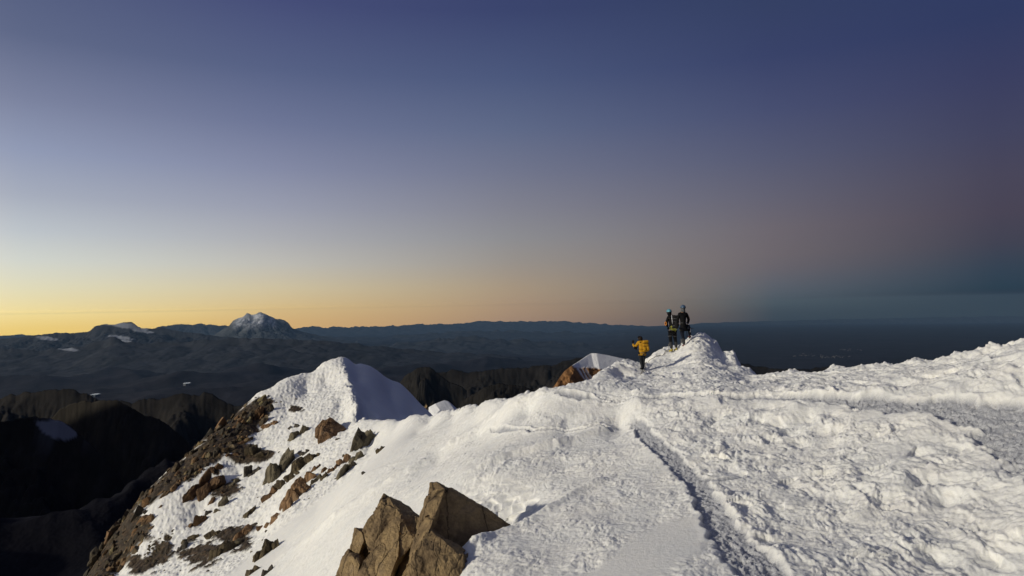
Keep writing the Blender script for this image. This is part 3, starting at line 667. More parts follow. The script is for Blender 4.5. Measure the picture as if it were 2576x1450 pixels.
def chunk(rs, size, sub=4, nplanes=11, rough=.04, tall=1.0):
    """angular block: sphere directions cut by random planes"""
    V0, F0 = ico(sub)
    N = rs.normal(size=(3 if sub >= 4 else max(3, nplanes-4), 3)); N /= np.linalg.norm(N, axis=1)[:, None]
    N = np.concatenate([N, [[1, 0, 0], [-1, 0, 0], [0, 1, 0], [0, -1, 0], [0, 0, 1], [0, 0, -1]]]); 
    rot = np.array(Euler(rs.uniform(-.7, .7, 3)).to_matrix()); N[-6:] = N[-6:]@rot.T
    d = rs.uniform(.55, 1.0, len(N)); 
    dots = V0@N.T; r_ = np.where(dots > .05, d/np.maximum(dots, .05), 9).min(1)
    r_ = np.minimum(r_, 1.75)
    P = V0*r_[:, None]
    k = P[:, 0]*1.7+rs.uniform(0, 50)
    r2 = fbm(P[:, 0]*1.6+P[:, 2]*.9+rs.uniform(0, 90), P[:, 1]*1.6-P[:, 2]*1.1, int(rs.randint(1e4)), 5, .6)
    P = P*(1+rough*1.6*r2)[:, None]
    return P*np.asarray(size), F0
def place_rock(name, px, py, wpx, hpx, kind, label, group=None, sub=4, seed=None, lean=.6, parts=None, sink=.08, rough=.085, fixed=None):
    """rock whose middle shows at px,py and spans about wpx by hpx picture px"""
    rs = np.random.RandomState(seed if seed is not None else int(px*7+py*13) % 99991)
    c = hit(px, py) if fixed is None else fixed
    u = c[1]/FOC
    sx, sz = wpx*u*.5, hpx*u*.5
    Vs, Fs, off = [], [], 0
    blocks = parts or [(0, 0, 1, 1)]
    ang = R(lean*45)
    for bx, bz, bw, bh in blocks:
        P, F = chunk(rs, (sx*bw, max(sx*bw, sz*bh)*.75, sz*bh), sub, 9, rough)
        # lean along the slope: rotate in the picture plane
        ca, sa_ = math.cos(ang*rs.uniform(.6, 1.3)), math.sin(ang*rs.uniform(.6, 1.3))
        P = np.stack([P[:, 0]*ca+P[:, 2]*sa_*.6, P[:, 1], -P[:, 0]*sa_*.6+P[:, 2]*ca], -1)
        P[:, 0] += bx*sx; P[:, 2] += bz*sz; P[:, 1] += bz*sz*.9
        Vs.append(P); Fs.append(F+off); off += len(P)
    V = np.concatenate(Vs); F = np.concatenate(Fs)
    o = mesh_np(name, V, F, ROCK[kind], smooth=False)
    o.location = (c[0], c[1]+sz*.10, c[2]-sz*sink)
    tag(o, label, 'rock', group); return o
def z4(x, y): return 188.7+.3491*x, 943.4+.3491*y
G = 'rocks poking out of the left snow face'
LIST = [
 ('boulder', 1600, 440, 110, 110, 'grey', 'pair of grey stones left of the large orange boulder', [(-.35,-.2,.65,.9),(.5,.35,.5,.6)]),
 ('rock', 1410, 365, 95, 50, 'orange', 'flat rusty rock highest on the left snow face', [(-.3,-.2,.7,.7),(.4,.2,.5,.7)]),
 ('stone', 1550, 388, 30, 30, 'dark', 'small dark stone just above the pair of grey stones', None),
 ('stone', 1607, 372, 36, 24, 'dark', 'tiny dark sliver of rock above the grey pair, nearest the orange boulder', None),
 ('boulder', 2060, 515, 140, 170, 'grey', 'tall grey boulder uppermost in the band beside the smooth snow', [(-.3,-.1,.6,1.1),(.4,.1,.6,.8),(.6,-.5,.5,.5)]),
 ('boulder', 2025, 615, 70, 110, 'grey', 'slim grey rock directly under the tall grey boulder', None),
 ('boulder', 1940, 720, 110, 150, 'grey', 'grey split boulder at the lower right of the rock band', [(-.35,-.2,.6,1.1),(.45,.1,.6,.8)]),
 ('stone', 2200, 548, 70, 55, 'green', 'low greenish rock right of the tall grey boulder', None),
 ('rock', 1930, 635, 90, 90, 'orange', 'orange rock left of the slim grey rock', [(-.3,-.3,.7,.7),(.3,.3,.6,.8)]),
 ('rock', 1860, 690, 70, 60, 'brown', 'brown rock below the orange one in the band', None),
 ('stone', 1805, 690, 50, 40, 'brown', 'small brown stone left of the brown band rock', None),
 ('stone', 1800, 745, 45, 50, 'green', 'small green-grey stone left of the split boulder', None),
 ('boulder', 1490, 700, 150, 190, 'grey', 'big pale grey pointed boulder in the middle of the snow face', [(-.35,-.25,.7,.9),(.1,.35,.55,.8),(.6,-.1,.5,.6)]),
 ('boulder', 1655, 650, 150, 130, 'green', 'cluster of grey-green blocks right of the pale pointed boulder', [(-.5,-.1,.5,.8),(.1,.1,.6,.8),(.6,.2,.5,.5)]),
 ('rock', 1730, 600, 100, 60, 'green', 'jagged green rock at the top of the block cluster', [(-.4,-.1,.6,.8),(.4,.2,.6,.7)]),
 ('rock', 1660, 565, 80, 40, 'dark', 'flat dark rock under the large orange boulder', None),
 ('rock', 1740, 680, 70, 60, 'brown', 'brown block at the right end of the block cluster', None),
 ('rock', 1550, 760, 160, 70, 'green', 'long green rock running down from the pale pointed boulder', [(-.6,-.6,.5,.7),(0,0,.5,.8),(.6,.6,.5,.7)]),
 ('boulder', 1400, 882, 100, 110, 'brown', 'rounded dark reddish boulder at the foot of the long green rock', None),
 ('boulder', 1650, 790, 150, 140, 'orange', 'large orange block in the lower rock band', [(-.4,-.2,.6,.9),(.35,.3,.6,.7)]),
 ('boulder', 1740, 770, 70, 70, 'grey', 'grey-brown block at the right end of the orange band', None),
 ('boulder', 1590, 890, 150, 140, 'orange', 'cracked orange slab in the middle of the orange band', [(-.4,-.3,.65,.9),(.4,.3,.6,.8)]),
 ('boulder', 1500, 985, 130, 120, 'orange', 'lowest orange slab of the band, tapering downhill', [(-.4,-.4,.6,.7),(.3,.3,.6,.8)]),
 ('stone', 1400, 1075, 60, 40, 'orange', 'small orange stone below the tapering slab', None),
 ('stone', 1340, 1110, 50, 30, 'brown', 'small brown stone below the small orange stone', None),
 ('boulder', 1000, 692, 90, 95, 'brown', 'smooth rust-red boulder next to the rocky spur', None),
 ('boulder', 870, 850, 90, 170, 'brown', 'leaning brown slab below the rust-red boulder', [(-.3,-.3,.6,.9),(.4,.5,.6,.7)]),
 ('boulder', 965, 845, 130, 130, 'brown', 'wide brown slab leaning against its neighbour', [(-.3,-.3,.7,.8),(.4,.4,.6,.7)]),
 ('rock', 1275, 715, 120, 90, 'dark', 'dark grey jagged rock above the small grey boulder', [(-.4,.2,.5,.7),(.0,-.3,.5,.8),(.6,.1,.5,.5)]),
 ('boulder', 1135, 795, 62, 72, 'grey', 'small grey boulder left of the dark jagged rock', None),
 ('stone', 1070, 855, 34, 28, 'brown', 'little brown stone beneath the small grey boulder', None),
 ('boulder', 1045, 965, 75, 95, 'grey', 'two stacked grey-brown stones below the wide slab', [(-.1,-.4,.8,.6),(.2,.4,.7,.6)]),
 ('stone', 995, 920, 40, 50, 'brown', 'thin brown stone just left of the stacked stones', None),
 ('boulder', 1250, 1005, 70, 80, 'green', 'green-grey stone pair alone in the snow at mid face', [(-.3,-.2,.6,.9),(.5,.2,.4,.7)]),
 ('boulder', 880, 1080, 110, 110, 'brown', 'brown block group with a flat top', [(-.6,-.4,.6,.6),(.1,.1,.6,.8),(.5,.3,.5,.5)]),
 ('boulder', 930, 1030, 70, 80, 'dark', 'dark cube-like stone on the flat-topped brown block group', None),
 ('stone', 620, 955, 26, 22, 'brown', 'lone tiny stone high on the open snow', None),
 ('stone', 510, 990, 38, 26, 'dark', 'tiny dark stone near the spur, upper of two', None),
 ('stone', 530, 1035, 42, 44, 'brown', 'tiny brown stone near the spur, lower of two', None),
 ('boulder', 1200, 1165, 90, 130, 'orange', 'upright dark boulder with an orange side at the edge of the smooth snow', None),
 ('boulder', 1260, 1115, 90, 80, 'dark', 'rounded dark boulder leaning on the orange-sided one', None),
 ('boulder', 1150, 1230, 75, 75, 'grey', 'pale grey boulder below the orange-sided one', None),
 ('boulder', 1050, 1300, 140, 130, 'green', 'broad mottled dark boulder near the bottom of the snow face', [(-.4,-.2,.6,.8),(.3,.2,.7,.8)]),
 ('stone', 980, 1375, 62, 48, 'grey', 'rounded grey stone below the broad mottled boulder', None),
 ('boulder', 1345, 1310, 110, 140, 'green', 'round dark green boulder on the smooth snow', [(-.2,-.2,.8,.8),(.4,.4,.6,.6)]),
 ('stone', 1440, 1245, 46, 70, 'green', 'slim stone above right of the round dark green boulder', None),
 ('rock', 1280, 1425, 90, 60, 'green', 'mossy-looking rock at the bottom edge of the photo, left of its twin', None),
 ('rock', 1385, 1425, 66, 70, 'dark', 'dark rounded rock at the bottom edge under the round green boulder', None),
 ('rock', 815, 1205, 110, 80, 'green', 'green-brown rock pile left of centre on the lower face', [(-.3,-.1,.6,.8),(.4,.2,.6,.7)]),
 ('rock', 750, 1280, 100, 90, 'dark', 'dark pointed rock below the green-brown pile', [(-.4,-.3,.6,.7),(.3,.3,.6,.8)]),
 ('rock', 1250, 590, 120, 110, 'green', 'greenish rock heap beneath the spur, right one', [(-.4,-.3,.5,.7),(.2,.2,.7,.8)]),
 ('rock', 1370, 590, 110, 60, 'green', 'low greenish ledge stretching right of the heap', [(-.4,.1,.6,.8),(.4,.0,.6,.8)]),
 ('rock', 1130, 590, 90, 60, 'brown', 'brown-green rock ledge beneath the spur, left one', None),
 ('rock', 1000, 1160, 90, 60, 'green', 'small greenish rock right of the green-brown pile', None),
 ('rock', 1100, 1120, 60, 40, 'dark', 'low dark rock between the brown group and the orange-sided boulder', None),
 ('rock', 1300, 320, 60, 130, 'brown', 'narrow rock rib dropping from the spur top', [(-.3,-.4,.7,.6),(.3,.4,.7,.6)]),
 ('stone', 2080, 712, 40, 22, 'dark', 'sliver of dark stone on the smooth snow right of the split boulder', None),
 ('stone', 1900, 468, 30, 20, 'dark', 'sliver of dark stone right under the large orange boulder', None),
]
for nm, x, y, w_, h_, kd, lb, parts in LIST:
    if parts is None and w_ >= 60:
        q_ = np.random.RandomState(int(x+y)); parts = [(-.25, -.2, .75, .8), (.4, .3, .5+.2*q_.rand(), .6)] + ([(q_.uniform(-.7, .7), q_.uniform(-.6, .2), .4, .45)] if w_ > 80 else [])
    px, py = z4(x, y)
    place_rock(nm, px, py, w_*.3491*1.28, h_*.3491*1.55, kd, lb, G, parts=parts, sub=4)

# blocks built from picture outlines with their own depth
def hull(pts):
    bm = bmesh.new(); vs = [bm.verts.new(p) for p in pts]
    r_ = bmesh.ops.convex_hull(bm, input=vs)
    bmesh.ops.delete(bm, geom=[g for g in r_['geom_interior'] if isinstance(g, bmesh.types.BMVert)], context='VERTS')
    return bm
def slab_rock(name, blocks, kind, label, group=None, cuts=5, amp=.030, nz=2.2, seed=1):
    """each block: list of (px,py,depth) forming the seen corners; back corners are pushed back"""
    Vs, Fs, off = [], [], 0
    for bi, (pts, back) in enumerate(blocks):
        P = [unp(*p) for p in pts]; c = np.mean(P, 0)
        Q = [p+np.array([-back*.03, back, -back*.34]) for p in P]
        bm = hull([Vector(p) for p in P+[c+(q-c)*1.0 for q in Q]])
        bmesh.ops.triangulate(bm, faces=bm.faces)
        L = max((np.array(P).max(0)-np.array(P).min(0)))
        for _ in range(7):
            es = [e for e in bm.edges if e.calc_length() > L/46]
            if not es: break
            bmesh.ops.subdivide_edges(bm, edges=es, cuts=1); bmesh.ops.triangulate(bm, faces=bm.faces)
            if len(bm.verts) > 16000: break
        bm.normal_update()
        V = np.array([v.co[:] for v in bm.verts]); N = np.array([v.normal[:] for v in bm.verts]); F = np.array([[v.index for v in f.verts] for f in bm.faces]); bm.free()
        k = nz/L*2
        a = fbm(V[:, 0]*k+V[:, 2]*.8*k+seed*3+bi, V[:, 2]*k*.7-V[:, 1]*k, seed+bi, 6, .55)
        st = np.abs(perlin((V[:, 0]*.75+V[:, 2]*.55)*k*1.5+bi, (V[:, 2]*.3+V[:, 1]*.3)*k, seed+40))
        crack = -np.exp(-(st/.035)**2)*.7
        st2 = fbm(V[:, 0]*k*1.3-V[:, 2]*k*.5+9, V[:, 2]*k*.5+V[:, 1]*k*.8, seed+bi+70, 3); led = np.floor(st2*4)/4
        V = V+N*((a*amp+crack*amp+led*amp*1.3)*L)[:, None]*.45
        Vs.append(V); Fs.append(F+off); off += len(V)
    V = np.concatenate(Vs); base = V.mean(0); 
    o = mesh_np(name, V-base, np.concatenate(Fs), ROCK[kind], smooth=False); o.location = base
    tag(o, label, 'rock', group); return o
# foreground outcrop, right block
B1 = ([(1083,1216,12.0),(1094,1214,12.0),(1131,1226,12.15),(1071,1250,11.7),(1077,1284,11.2),(1119,1232,11.6),(1060,1308,11.2),(1036,1372,10.9),(1080,1336,10.7),(1027,1425,10.3),(1005,1470,10.3)], 1.0)
B2 = ([(1119,1231,11.75),(1134,1226,12.0),(1195,1261,11.9),(1285,1320,11.8),(1224,1354,11.35),(1160,1390,11.05),(1079,1330,11.1),(1078,1284,11.35),(1180,1380,11.15)], 1.1)
B3 = ([(1079,1330,10.8),(1170,1385,10.5),(1050,1380,10.35),(1025,1430,10.1),(1000,1480,9.9),(1130,1470,9.8),(1160,1400,10.1)], 1.1)
B4 = ([(1075,1420,9.9),(1105,1396,10.0),(1165,1394,10.1),(1175,1415,10.2),(1150,1450,9.8),(1160,1480,9.6),(1060,1480,9.6)], .9)
B5 = ([(1165,1398,10.3),(1180,1388,10.6),(1198,1390,10.7),(1178,1397,10.4),(1170,1420,10.2)], .5)
slab_rock('boulder', [B1, B2, B3, B4, B5], 'tan', 'largest tan boulder, split by cracks, at bottom centre of the photo', 'tan blocks of the foreground outcrop', seed=3)
A1 = ([(966,1242,13.6),(958,1262,13.2),(919,1320,12.7),(910,1335,12.6),(985,1258,13.5),(1010,1290,12.9),(950,1400,11.8),(925,1390,12.0)], .9)
A2 = ([(967,1243,13.65),(1000,1262,13.7),(1035,1288,13.4),(1060,1306,13.0),(1011,1292,12.7),(985,1256,13.5),(1040,1360,11.9),(984,1432,11.3),(1005,1350,12.0),(1035,1372,11.8)], .9)
A3 = ([(1009,1294,12.65),(990,1370,11.9),(960,1400,11.7),(925,1395,11.9),(905,1430,11.6),(985,1440,11.2),(975,1480,11.0),(895,1480,11.3),(1000,1400,11.5)], .8)
slab_rock('boulder', [A1, A2, A3, ([(905,1345,13.2),(925,1350,13.0),(932,1440,12.3),(900,1445,12.5),(895,1385,12.9)], .7), ([(1040,1300,12.9),(1062,1305,12.6),(1066,1360,12.2),(1020,1440,11.6),(985,1500,11.2),(1035,1500,11.0),(1050,1420,11.4)], .8)], 'tan', 'second tan boulder with a pointed top, left of the largest one', 'tan blocks of the foreground outcrop', seed=8)
A4 = ([(892,1327,12.9),(912,1334,12.9),(884,1358,12.6),(879,1382,12.4),(902,1396,12.3),(915,1360,12.4),(910,1340,12.6)], .6)
slab_rock('rock', [A4], 'tan', 'small notched block wedged on the left flank of the pointed boulder', 'tan blocks of the foreground outcrop', seed=9)
A5 = ([(875,1381,12.5),(860,1402,12.2),(842,1452,11.8),(836,1480,11.7),(903,1398,12.1),(905,1420,11.7),(890,1480,11.3),(886,1400,12.0)], .7)
slab_rock('rock', [A5], 'tan', 'lowest left block of the foreground outcrop, cut by the photo edge', 'tan blocks of the foreground outcrop', seed=10)
def z4d(x, y, d): a, b_ = z4(x, y); return (a, b_, d)
cB = hit(*z4(1840, 440))[1]
slab_rock('boulder', [([z4d(1835,303,cB+1.2), z4d(1950,385,cB+1), z4d(1780,345,cB+.6), z4d(1762,552,cB-1.6), z4d(1800,520,cB-1.4), z4d(1880,440,cB-.6), z4d(1745,470,cB-1.2), z4d(1780,400,cB-.6)], 1.5),
                      ([z4d(1785,318,cB+1.2), z4d(1808,330,cB+1.1), z4d(1730,385,cB+.4), z4d(1725,450,cB-.5), z4d(1790,400,cB+.2)], 1.0)], 'orange', 'large orange wedge boulder high on the snow below the arete', G, seed=21)

place_rock('rock', 1072, 1023, 12, 26, 'tan', 'tiny tan rock tooth standing beside the little snow dome', parts=[(-.2, -.2, .7, 1.0), (.4, -.3, .5, .7)], fixed=unp(1073, 1027, 90), lean=.1)
# the rocky spur: a jumble of small bedrock blocks along the left edge
rs = np.random.RandomState(5)
Vs, Fs, off, TI = [], [], 0, []
tries = 0; cnt = 0
bp = np.array(BELT)
while cnt < 620 and tries < 9000:
    tries += 1
    x = rs.uniform(195, 700); y = rs.uniform(1000, 1470)
    inside = polydist(np.array([x]), np.array([y]), BELT)[0]
    if inside < -1: continue
    c = hit(x, y)
    if c[1] < 30: continue
    u = c[1]/FOC; s_ = rs.choice([4, 5, 6, 8, 12, 15], p=[.14, .18, .2, .2, .18, .10])*u*(1.35 if inside < 7 else 1)
    P, F = chunk(rs, (s_*.62, s_*.8, s_*rs.uniform(.9, 1.7)), 2, 7, .05)
    an = rs.uniform(.15, .75); ca, sa_ = math.cos(an), math.sin(an)
    P = np.stack([P[:, 0]*ca+P[:, 2]*sa_*.8, P[:, 1], -P[:, 0]*sa_*.8+P[:, 2]*ca], -1)
    Vs.append(P+c+np.array([0, .1, -s_*.25])); Fs.append(F+off); off += len(P); cnt += 1; TI.append(np.full(len(P), rs.rand()))
MB_, n, b = mat('spur_rock')
t = noise_node(n, 2.5, 8, .7); tr = ramp(n, attr(n, 'tint'), [(0, (.03, .024, .014)), (.3, (.07, .05, .025)), (.55, (.11, .07, .03)), (.78, (.22, .12, .05)), (.9, (.20, .165, .07)), (1, (.27, .20, .12))])
v = ramp(n, t.outputs[0], [(.35, (.35, .35, .35)), (.62, (1.1, 1.1, 1.1))]); mm = n.nodes.new('ShaderNodeMix'); mm.data_type = 'RGBA'; mm.blend_type = 'MULTIPLY'; mm.inputs[0].default_value = 1
n.links.new(tr.outputs[0], mm.inputs[6]); n.links.new(v.outputs[0], mm.inputs[7]); n.links.new(mm.outputs[2], b.inputs['Base Color']); b.inputs['Roughness'].default_value = .85; bump(n, b, t.outputs[0], .6, .06)
o = mesh_np('rocky_spur', np.concatenate(Vs), np.concatenate(Fs), MB_, smooth=False, attrs={'tint': np.concatenate(TI)})
tag(o, 'broken brown rock spur running down the left edge of the snow face', 'rock spur', kind='stuff')
# small scattered stones on the lower left face
Vs, Fs, off = [], [], 0
for k in range(260):
    cx_, cy_, sx_, sy_ = [(400,1395,30,40),(625,1145,50,16),(500,1390,70,50),(590,1350,70,50),(420,1350,16,12),(760,1190,120,70),(700,1010,60,20)][rs.choice(7, p=[.3,.2,.13,.13,.08,.1,.06])]
    x = rs.normal(cx_, sx_*.6); y = rs.normal(cy_, sy_*.6)
    if y > 1470 or not inpoly(np.array([x]), np.array([y]), FACE)[0]: continue
    c = hit(x, y)
    if c[1] < 28: continue
    s_ = rs.uniform(1.2, 5)*c[1]/FOC
    P, F = chunk(rs, (s_, s_, s_*rs.uniform(.6, 1.1)), 2, 7, .05)
    Vs.append(P+c+np.array([0, 0, 0])); Fs.append(F+off); off += len(P)
o = mesh_np('scree', np.concatenate(Vs), np.concatenate(Fs), ROCK['green'], smooth=False); tag(o, 'scattered small dark stones showing through the left snow face', 'scree', kind='stuff')
# ------------------------------------------------------------------ people
def skin(name, verts, edges, m, parent, sub=2, root=0):
    me = bpy.data.meshes.new(name+'_tmp'); me.from_pydata([v[0] for v in verts], edges, [])
    ob = bpy.data.objects.new(name+'_tmp', me); col.objects.link(ob)
    md = ob.modifiers.new('s', 'SKIN'); md.use_smooth_shade = True
    ob.data.skin_vertices or None
    for i, v in enumerate(verts):
        r = v[1]; me.skin_vertices[0].data[i].radius = (r, r) if not isinstance(r, tuple) else r
        me.skin_vertices[0].data[i].use_root = (i == root)
    if sub: ob.modifiers.new('d', 'SUBSURF').levels = sub; ob.modifiers['d'].render_levels = sub
    dg = bpy.context.evaluated_depsgraph_get(); nm = bpy.data.meshes.new_from_object(ob.evaluated_get(dg)); nm.name = name
    bpy.data.objects.remove(ob); bpy.data.meshes.remove(me)
    nm.materials.clear(); nm.materials.append(m)
    for p in nm.polygons: p.use_smooth = True
    o = bpy.data.objects.new(name, nm); col.objects.link(o); o.parent = parent; return o
def chain(pts, base=0): return [(base+i, base+i+1) for i in range(len(pts)-1)]
def bm_obj(name, bm, m, parent=None, smooth=True):
    me = bpy.data.meshes.new(name); bmesh.ops.recalc_face_normals(bm, faces=bm.faces); bm.to_mesh(me); bm.free(); me.materials.append(m)
    for p in me.polygons: p.use_smooth = smooth
    o = bpy.data.objects.new(name, me); col.objects.link(o)
    if parent: o.parent = parent
    return o
def tube(bm, pts, r, seg=8, closed=False):
    P = [Vector(p) for p in pts]; rings = []; n_ = len(P)
    rr_ = r if isinstance(r, (list, tuple)) else [r]*n_
    up = Vector((.13, .31, .94))
    for i in range(n_):
        a = P[(i-1) % n_] if closed or i > 0 else P[i]; c = P[(i+1) % n_] if closed or i < n_-1 else P[i]
        t = (c-a).normalized(); u = t.cross(up); u = u.normalized() if u.length > .05 else t.cross(Vector((1, 0, 0))).normalized(); v = t.cross(u)
        rings.append([bm.verts.new(P[i]+(u*math.cos(2*math.pi*k/seg)+v*math.sin(2*math.pi*k/seg))*rr_[i]) for k in range(seg)])
    for i in range(n_ if closed else n_-1):
        A_, B_ = rings[i], rings[(i+1) % n_]
        for k in range(seg): bm.faces.new((A_[k], A_[(k+1) % seg], B_[(k+1) % seg], B_[k]))
    if not closed: bm.faces.new(rings[0][::-1]); bm.faces.new(rings[-1])
    return bm
def rbox(bm, c, s_, bev=.03, rot=None, seg=3, taper=1.0):
    r_ = bmesh.ops.create_cube(bm, size=1); vs = r_['verts']
    for v in vs:
        k = taper if v.co.z > 0 else 1
        v.co = Vector((v.co.x*s_[0]*k, v.co.y*s_[1]*k, v.co.z*s_[2]))
    es = list({e for v in vs for e in v.link_edges})
    g = bmesh.ops.bevel(bm, geom=es, offset=bev, segments=seg, affect='EDGES', profile=.5)
    vv = {v for f in g['faces'] for v in f.verts} | {v for v in vs if v.is_valid}
    M_ = Matrix.Translation(c) @ (Euler(rot).to_matrix().to_4x4() if rot else Matrix())
    for v in vv: v.co = M_ @ v.co
    return bm
PM = 414.0
mSkin = simple('skin', (.42, .24, .16), .6, bs=0)
mBlack = simple('black_fabric', (.005, .005, .006), .8); mNavy = simple('dark_blue_fabric', (.008, .010, .018), .8)
mGreyF = simple('grey_gaiter_fabric', (.035, .036, .040), .7); mCharc = simple('charcoal_fabric', (.022, .025, .030), .8)
mYel = simple('yellow_fabric', (.40, .21, .015), .7, var=.18); mYelB = simple('yellow_boot', (.34, .26, .02), .6); mRedB = simple('red_black_boot', (.12, .025, .02), .6)
mBrown = simple('brown_webbing', (.07, .035, .010), .8); mOr = simple('orange_patch', (.85, .28, .02), .5)
mBluH = simple('pale_blue_helmet', (.10, .28, .36), .35, var=.1, bs=0); mSlate = simple('slate_blue_helmet', (.045, .085, .15), .4, var=.1, bs=0)
mPack = simple('grey_pack_fabric', (.018, .018, .020), .75); mMet = simple('white_metal', (.62, .62, .66), .35, .3, var=.08, bs=0); mDM = simple('dark_metal', (.03, .03, .035), .4, .6, bs=0)
mWeb = simple('grey_webbing', (.10, .10, .105), .8); mRope = simple('grey_rope', (.22, .20, .17), .9); mRopeY = simple('yellow_green_rope', (.30, .30, .06), .9); mScarf = simple('grey_scarf', (.09, .095, .10), .9); mHair = simple('dark_hair', (.02, .014, .01), .8)
class Fig:
    def __init__(s_, name, label, root_px, x0, y0, group):
        c = hit(*root_px); s_.c = c; s_.x0, s_.y0 = x0, y0; s_.k = c[1]/29.9
        s_.o = bpy.data.objects.new(name, None); col.objects.link(s_.o); s_.o.location = c; s_.o.scale = (s_.k,)*3
        tag(s_.o, label, 'person', group)
    def L(s_, x, y, d=0): return ((x-s_.x0)/PM, d, (s_.y0-y)/PM)
def limb(f, pts): return [(f.L(*p[:3]), p[3]) for p in pts]
def hand(f, wrist, tip_dir, m, side, curl=.5, name='glove'):
    """palm and five fingers; side +1/-1 is where the thumb sits"""
    w = Vector(f.L(*wrist)); d = Vector(tip_dir).normalized(); up = Vector((0, 1, 0)); 
    s2 = d.cross(up).normalized()*side; nrm = d.cross(s2).normalized()
    V = [(tuple(w), .030), (tuple(w+d*.05), (.042, .026))]; E = [(0, 1)]
    for k, (off, ln) in enumerate([(-.030, .060), (-.010, .075), (.010, .080), (.030, .070)]):
        b0 = w+d*.085+s2*off; i = len(V)
        V.append((tuple(b0), .013)); V.append((tuple(b0+d*ln*.5+nrm*curl*.02), .0115)); V.append((tuple(b0+d*ln*(1-.4*curl)+nrm*curl*.05), .010))
        E += [(1, i), (i, i+1), (i+1, i+2)]
    i = len(V); V.append((tuple(w+d*.03+s2*.035), .014)); V.append((tuple(w+d*.055+s2*.062+nrm*.015), .012)); V.append((tuple(w+d*.085+s2*.070+nrm*.03), .010))
    E += [(1, i), (i, i+1), (i+1, i+2)]
    return skin(name, V, E, m, f.o, 1)
def build(f, J, mats):
    hip, waist, chest, shc, neck, head = [J[k] for k in ('hip', 'waist', 'chest', 'shc', 'neck', 'head')]
    # body: one surface under the clothes, with head, face and ears
    h = Vector(f.L(*head[:3])); fd = Vector(J['face']).normalized(); sd = fd.cross(Vector((0, 0, 1))).normalized()
    V = []; E = []
    for j in (hip, waist, chest, shc, neck): V.append((f.L(*j[:3]), (j[3]*.8, j[4]*.8) if len(j) > 4 else j[3]*.8))
    E += chain(V)
    i = len(V); V += [(tuple(h-Vector((0, 0, .05))), (.062, .072)), (tuple(h+Vector((0, 0, .035))), (.076, .088)), (tuple(h+Vector((0, 0, .095))), (.050, .06))]; E += [(4, i), (i, i+1), (i+1, i+2)]
    j = len(V); V += [(tuple(h-Vector((0, 0, .075))+fd*.055), .030), (tuple(h+fd*.098-Vector((0, 0, .005))), .011), (tuple(h+sd*.082), .012), (tuple(h-sd*.082), .012)]
    E += [(i, j), (i+1, j+1), (i+1, j+2), (i+1, j+3)]
    for nm in ('armL', 'armR'):
        i = len(V); A_ = limb(f, [(p[0], p[1], p[2], p[3]*.75) for p in J[nm]]); V += A_; E += [(3, i)]+chain(A_, i)
    for nm in ('legL', 'legR'):
        i = len(V); A_ = limb(f, [(p[0], p[1], p[2], p[3]*.75) for p in J[nm]]); V += A_; E += [(0, i)]+chain(A_, i)
    skin('body', V, E, mSkin, f.o, 2)
    V = [(f.L(*j[:3]), (j[3], j[4]) if len(j) > 4 else j[3]) for j in (J['hem'], hip, waist, chest, shc, neck)]; E = chain(V)
    for nm in ('armL', 'armR'):
        i = len(V); A_ = limb(f, J[nm]); V += A_; E += [(4, i)]+chain(A_, i)
    skin('jacket', V, E, mats['jacket'], f.o, 2, 1)
    V = [(f.L(hip[0], hip[1]-10, hip[2]), (hip[3]*.92, hip[4]*.95))]; E = []
    for nm in ('legL', 'legR'):
        i = len(V); A_ = limb(f, J[nm]); V += A_; E += [(0, i)]+chain(A_, i)
    skin('trousers', V, E, mats['trousers'], f.o, 2)
    for nm in ('gaitL', 'gaitR'):
        if nm in J: A_ = limb(f, J[nm]); skin('gaiter', A_, chain(A_), mats['gaiter'], f.o, 2)
    for nm in ('bootL', 'bootR'):
        A_ = limb(f, J[nm]); bo = skin('boot', A_, chain(A_), mats['boot'], f.o, 1)
    # crampon points under each boot
        bm = bmesh.new(); a = Vector(A_[1][0]); b2 = Vector(A_[2][0])
        zz = []
        for q in np.linspace(0, 1, 9):
            p = a.lerp(b2, q)+Vector((.02*(-1)**int(q*8), 0, -.035-.04*(int(q*8) % 2))); zz.append(p)
        tube(bm, zz, .007, 5)
        bm_obj('crampon', bm, mDM, bo)
    for (w, d, sdv) in J['hands']: hand(f, w, d, mats['glove'], sdv)
    for (cx_, cy_, d, rx, ry, tilt) in J.get('belts', []):
        bm = bmesh.new(); c = Vector(f.L(cx_, cy_, d)); pts = [c+Vector((math.cos(a)*rx, math.sin(a)*ry, math.cos(a)*tilt)) for a in np.linspace(0, 2*np.pi, 25)[:-1]]
        tube(bm, pts, .013, 6, True); bm_obj('harness_strap', bm, mWeb, f.o)
def hair(f, head, fd, m, name='hair', s_=1.0):
    h = Vector(f.L(*head[:3])); d = Vector(fd).normalized(); bm = bmesh.new(); bmesh.ops.create_uvsphere(bm, u_segments=20, v_segments=14, radius=1)
    for v in bm.verts: v.co = Vector((v.co.x*.094*s_, v.co.y*.104*s_, v.co.z*.118*s_))+h-d*.026+Vector((0, 0, -.02))
    return bm_obj(name, bm, m, f.o)
